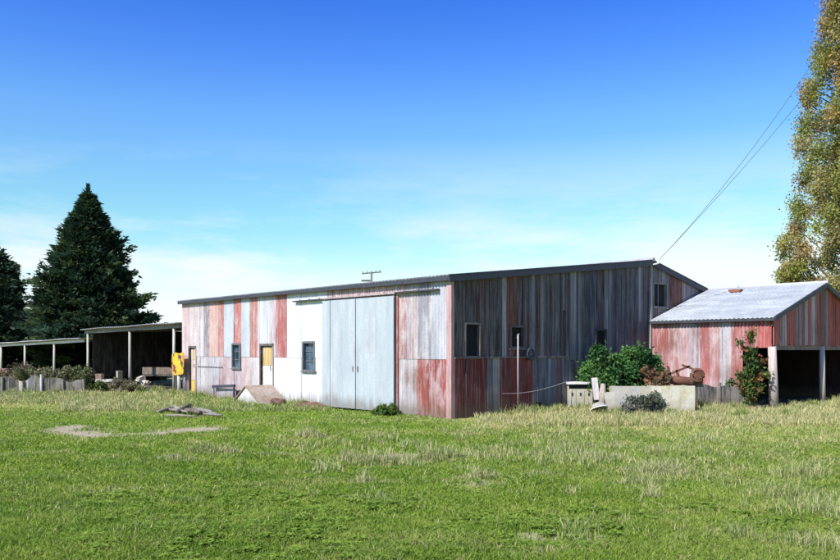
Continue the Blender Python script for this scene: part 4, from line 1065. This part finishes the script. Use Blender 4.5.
for i, (px, py, w, n, h, kind) in enumerate([(205, 452, .45, 500, .20, .4), (175, 460, .4, 300, .16, .6), (226, 453, .3, 300, .2, .7), (310, 440, .35, 350, .26, .8), (352, 459, .35, 380, .22, .75), (372, 460, .4, 450, .24, .7),
        (398, 460, .45, 600, .2, .7), (430, 458, .45, 600, .24, .6), (445, 457, .3, 400, .2, .3), (480, 479, .35, 520, .16, .7), (372, 500, .35, 260, .13, .3), (365, 480, .15, 90, .24, .9),
        (655, 476, .55, 800, .26, .65), (668, 474, .4, 500, .24, .6), (640, 485, .4, 350, .18, .5), (653, 502, .12, 90, .24, .95), (790, 500, .6, 520, .24, .5), (822, 515, .6, 420, .25, .5), (805, 545, .4, 300, .19, .5),
        (738, 540, .45, 260, .17, .5), (835, 550, .4, 260, .2, .6), (800, 478, .6, 500, .26, .6), (703, 440, .5, 400, .2, .6), (560, 455, .6, 500, .16, .5), (600, 462, .5, 400, .18, .6), (385, 505, .3, 160, .10, .2),
        (545, 478, .4, 260, .12, .5), (190, 500, .4, 220, .1, .3), (60, 480, .5, 260, .09, .1), (32, 540, .15, 90, .09, 0), (90, 430, .4, 300, .10, .3), (270, 455, .35, 160, .13, .6), (540, 555, .35, 300, .09, .7), (575, 553, .3, 200, .08, .8),
        (519, 409, .18, 260, .5, .8), (530, 412, .3, 300, .35, .6), (486, 420, .3, 160, .12, .7), (620, 414, .5, 500, .25, .6), (700, 410, .5, 500, .32, .5), (735, 411, .5, 500, .3, .5)]):
    tuft(px, py, w, n, h, kind, 200+i)
rw = np.random.default_rng(900)
def along(fn, a0, a1, n, hmax, seed0):
    for i in range(n):
        a = a0+(a1-a0)*rw.random(); p = fn(a)
        tuft(420+FOC*p.x/p.y, 350+1307/p.y, rw.uniform(.18, .5), int(rw.uniform(60, 260)), rw.uniform(.05, hmax), rw.uniform(.1, .7), seed0+i)
along(lambda a: W(-.12-.3*rw.random(), a), .6, 3.0, 6, .09, 1000)
along(lambda a: W(-.15-.5*rw.random(), a), 4.6, FL, 34, .34, 1100)
along(lambda a: W(a, -.12-.35*rw.random()), 1.3, XR, 30, .36, 1200)
along(lambda a: Vector((4.3+a, 19.6-.4*rw.random(), 0)), 0, 4.5, 22, .34, 1300)
along(lambda a: W(SX-.5-.3*rw.random(), -a), 0, 3.8, 14, .4, 1400)
along(lambda a: W(SX+a, SY-.1-.4*rw.random()), 0, 5.5, 22, .30, 1500)
along(lambda a: W(.2-.6*rw.random(), a), FL+.2, 38, 60, .42, 1600)
along(lambda a: Vector((-17+a, 29.1-.4*rw.random(), 0)), 0, 6, 26, .4, 1700)
grass_obj('tall_grass', tall, 'tall dry yellow grass and green tufts standing in the paddock and along the walls')

# ================================================================== LIGHT, SKY, CAMERA
AZ = Vector((-.739+.05*.673, -.673-.05*.739)).normalized(); EL = R(43)
sd = Vector((AZ.x*math.cos(EL), AZ.y*math.cos(EL), math.sin(EL)))
sun = bpy.data.lights.new('sun', 'SUN'); sun.energy = 4.3; sun.angle = R(.5); sun.color = (1, .96, .90)
so = bpy.data.objects.new('sun', sun); COL.objects.link(so); so.rotation_euler = sd.to_track_quat('Z', 'Y').to_euler(); so.location = (0, 0, 30)
w = bpy.data.worlds.new('World'); SC.world = w; w.use_nodes = True; nt = w.node_tree
bgn = nt.nodes['Background']
sky = N(nt, 'ShaderNodeTexSky', sky_type='NISHITA'); sky.sun_disc = False; sky.sun_elevation = EL
sky.sun_rotation = math.atan2(sd.x, sd.y); sky.altitude = 100; sky.air_density = 1.0; sky.dust_density = .5; sky.ozone_density = 2
tc = N(nt, 'ShaderNodeTexCoord'); sep = N(nt, 'ShaderNodeSeparateXYZ'); nt.links.new(tc.outputs['Generated'], sep.inputs[0])
GRADE = [(0.0, (.50, .58, .80)), (.085, (.50, .57, .52)), (.121, (.41, .56, .52)), (.157, (.38, .56, .53)), (.204, (.355, .54, .585)), (.271, (.30, .50, .68)),
         (.334, (.195, .39, .73)), (.389, (.125, .31, .72)), (.6, (.06, .19, .55)), (1, (.05, .15, .42))]
gr_ = ramp(nt, sep.outputs[2], GRADE)
c = mixc(nt, 1.0, sky.outputs[0], gr_, 'MULTIPLY')
c = mixc(nt, 1.0, c, (2.0, 2.0, 2.0), 'MULTIPLY')
mp = N(nt, 'ShaderNodeMapping'); mp.inputs['Scale'].default_value = (2.6, 2.6, 13); mp.inputs['Location'].default_value = (.9, .2, .35)
nt.links.new(tc.outputs['Generated'], mp.inputs[0])
cn = noise(nt, mp.outputs[0], 1, 7, .62)
band_ = ramp(nt, sep.outputs[2], [(0, (1, 1, 1)), (.075, (1, 1, 1)), (.115, (.75,)*3), (.165, (.33,)*3), (.25, (0, 0, 0))])
cf = mth(nt, 'MULTIPLY', ramp(nt, cn, [(.40, (0, 0, 0)), (.58, (1, 1, 1))]), band_)
cf = mth(nt, 'MAXIMUM', cf, ramp(nt, sep.outputs[2], [(0, (.9,)*3), (.05, (.8,)*3), (.105, (.1,)*3), (.14, (0, 0, 0))]))
c = mixc(nt, cf, c, (6.1, 6.3, 6.5, 1))
nt.links.new(c, bgn.inputs[0]); bgn.inputs[1].default_value = .103
cam = bpy.data.cameras.new('camera'); cam.sensor_width = 36; cam.lens = 36*FOC/840; cam.shift_y = 70/840; cam.clip_end = 9000; cam.clip_start = .05
co = bpy.data.objects.new('camera', cam); COL.objects.link(co); co.location = (0, 0, CAMH); co.rotation_euler = (R(90), 0, 0); SC.camera = co
SC.view_settings.view_transform = 'Standard'; SC.view_settings.look = 'None'; SC.view_settings.exposure = .65; SC.view_settings.gamma = 1
SC.view_settings.use_curve_mapping = False
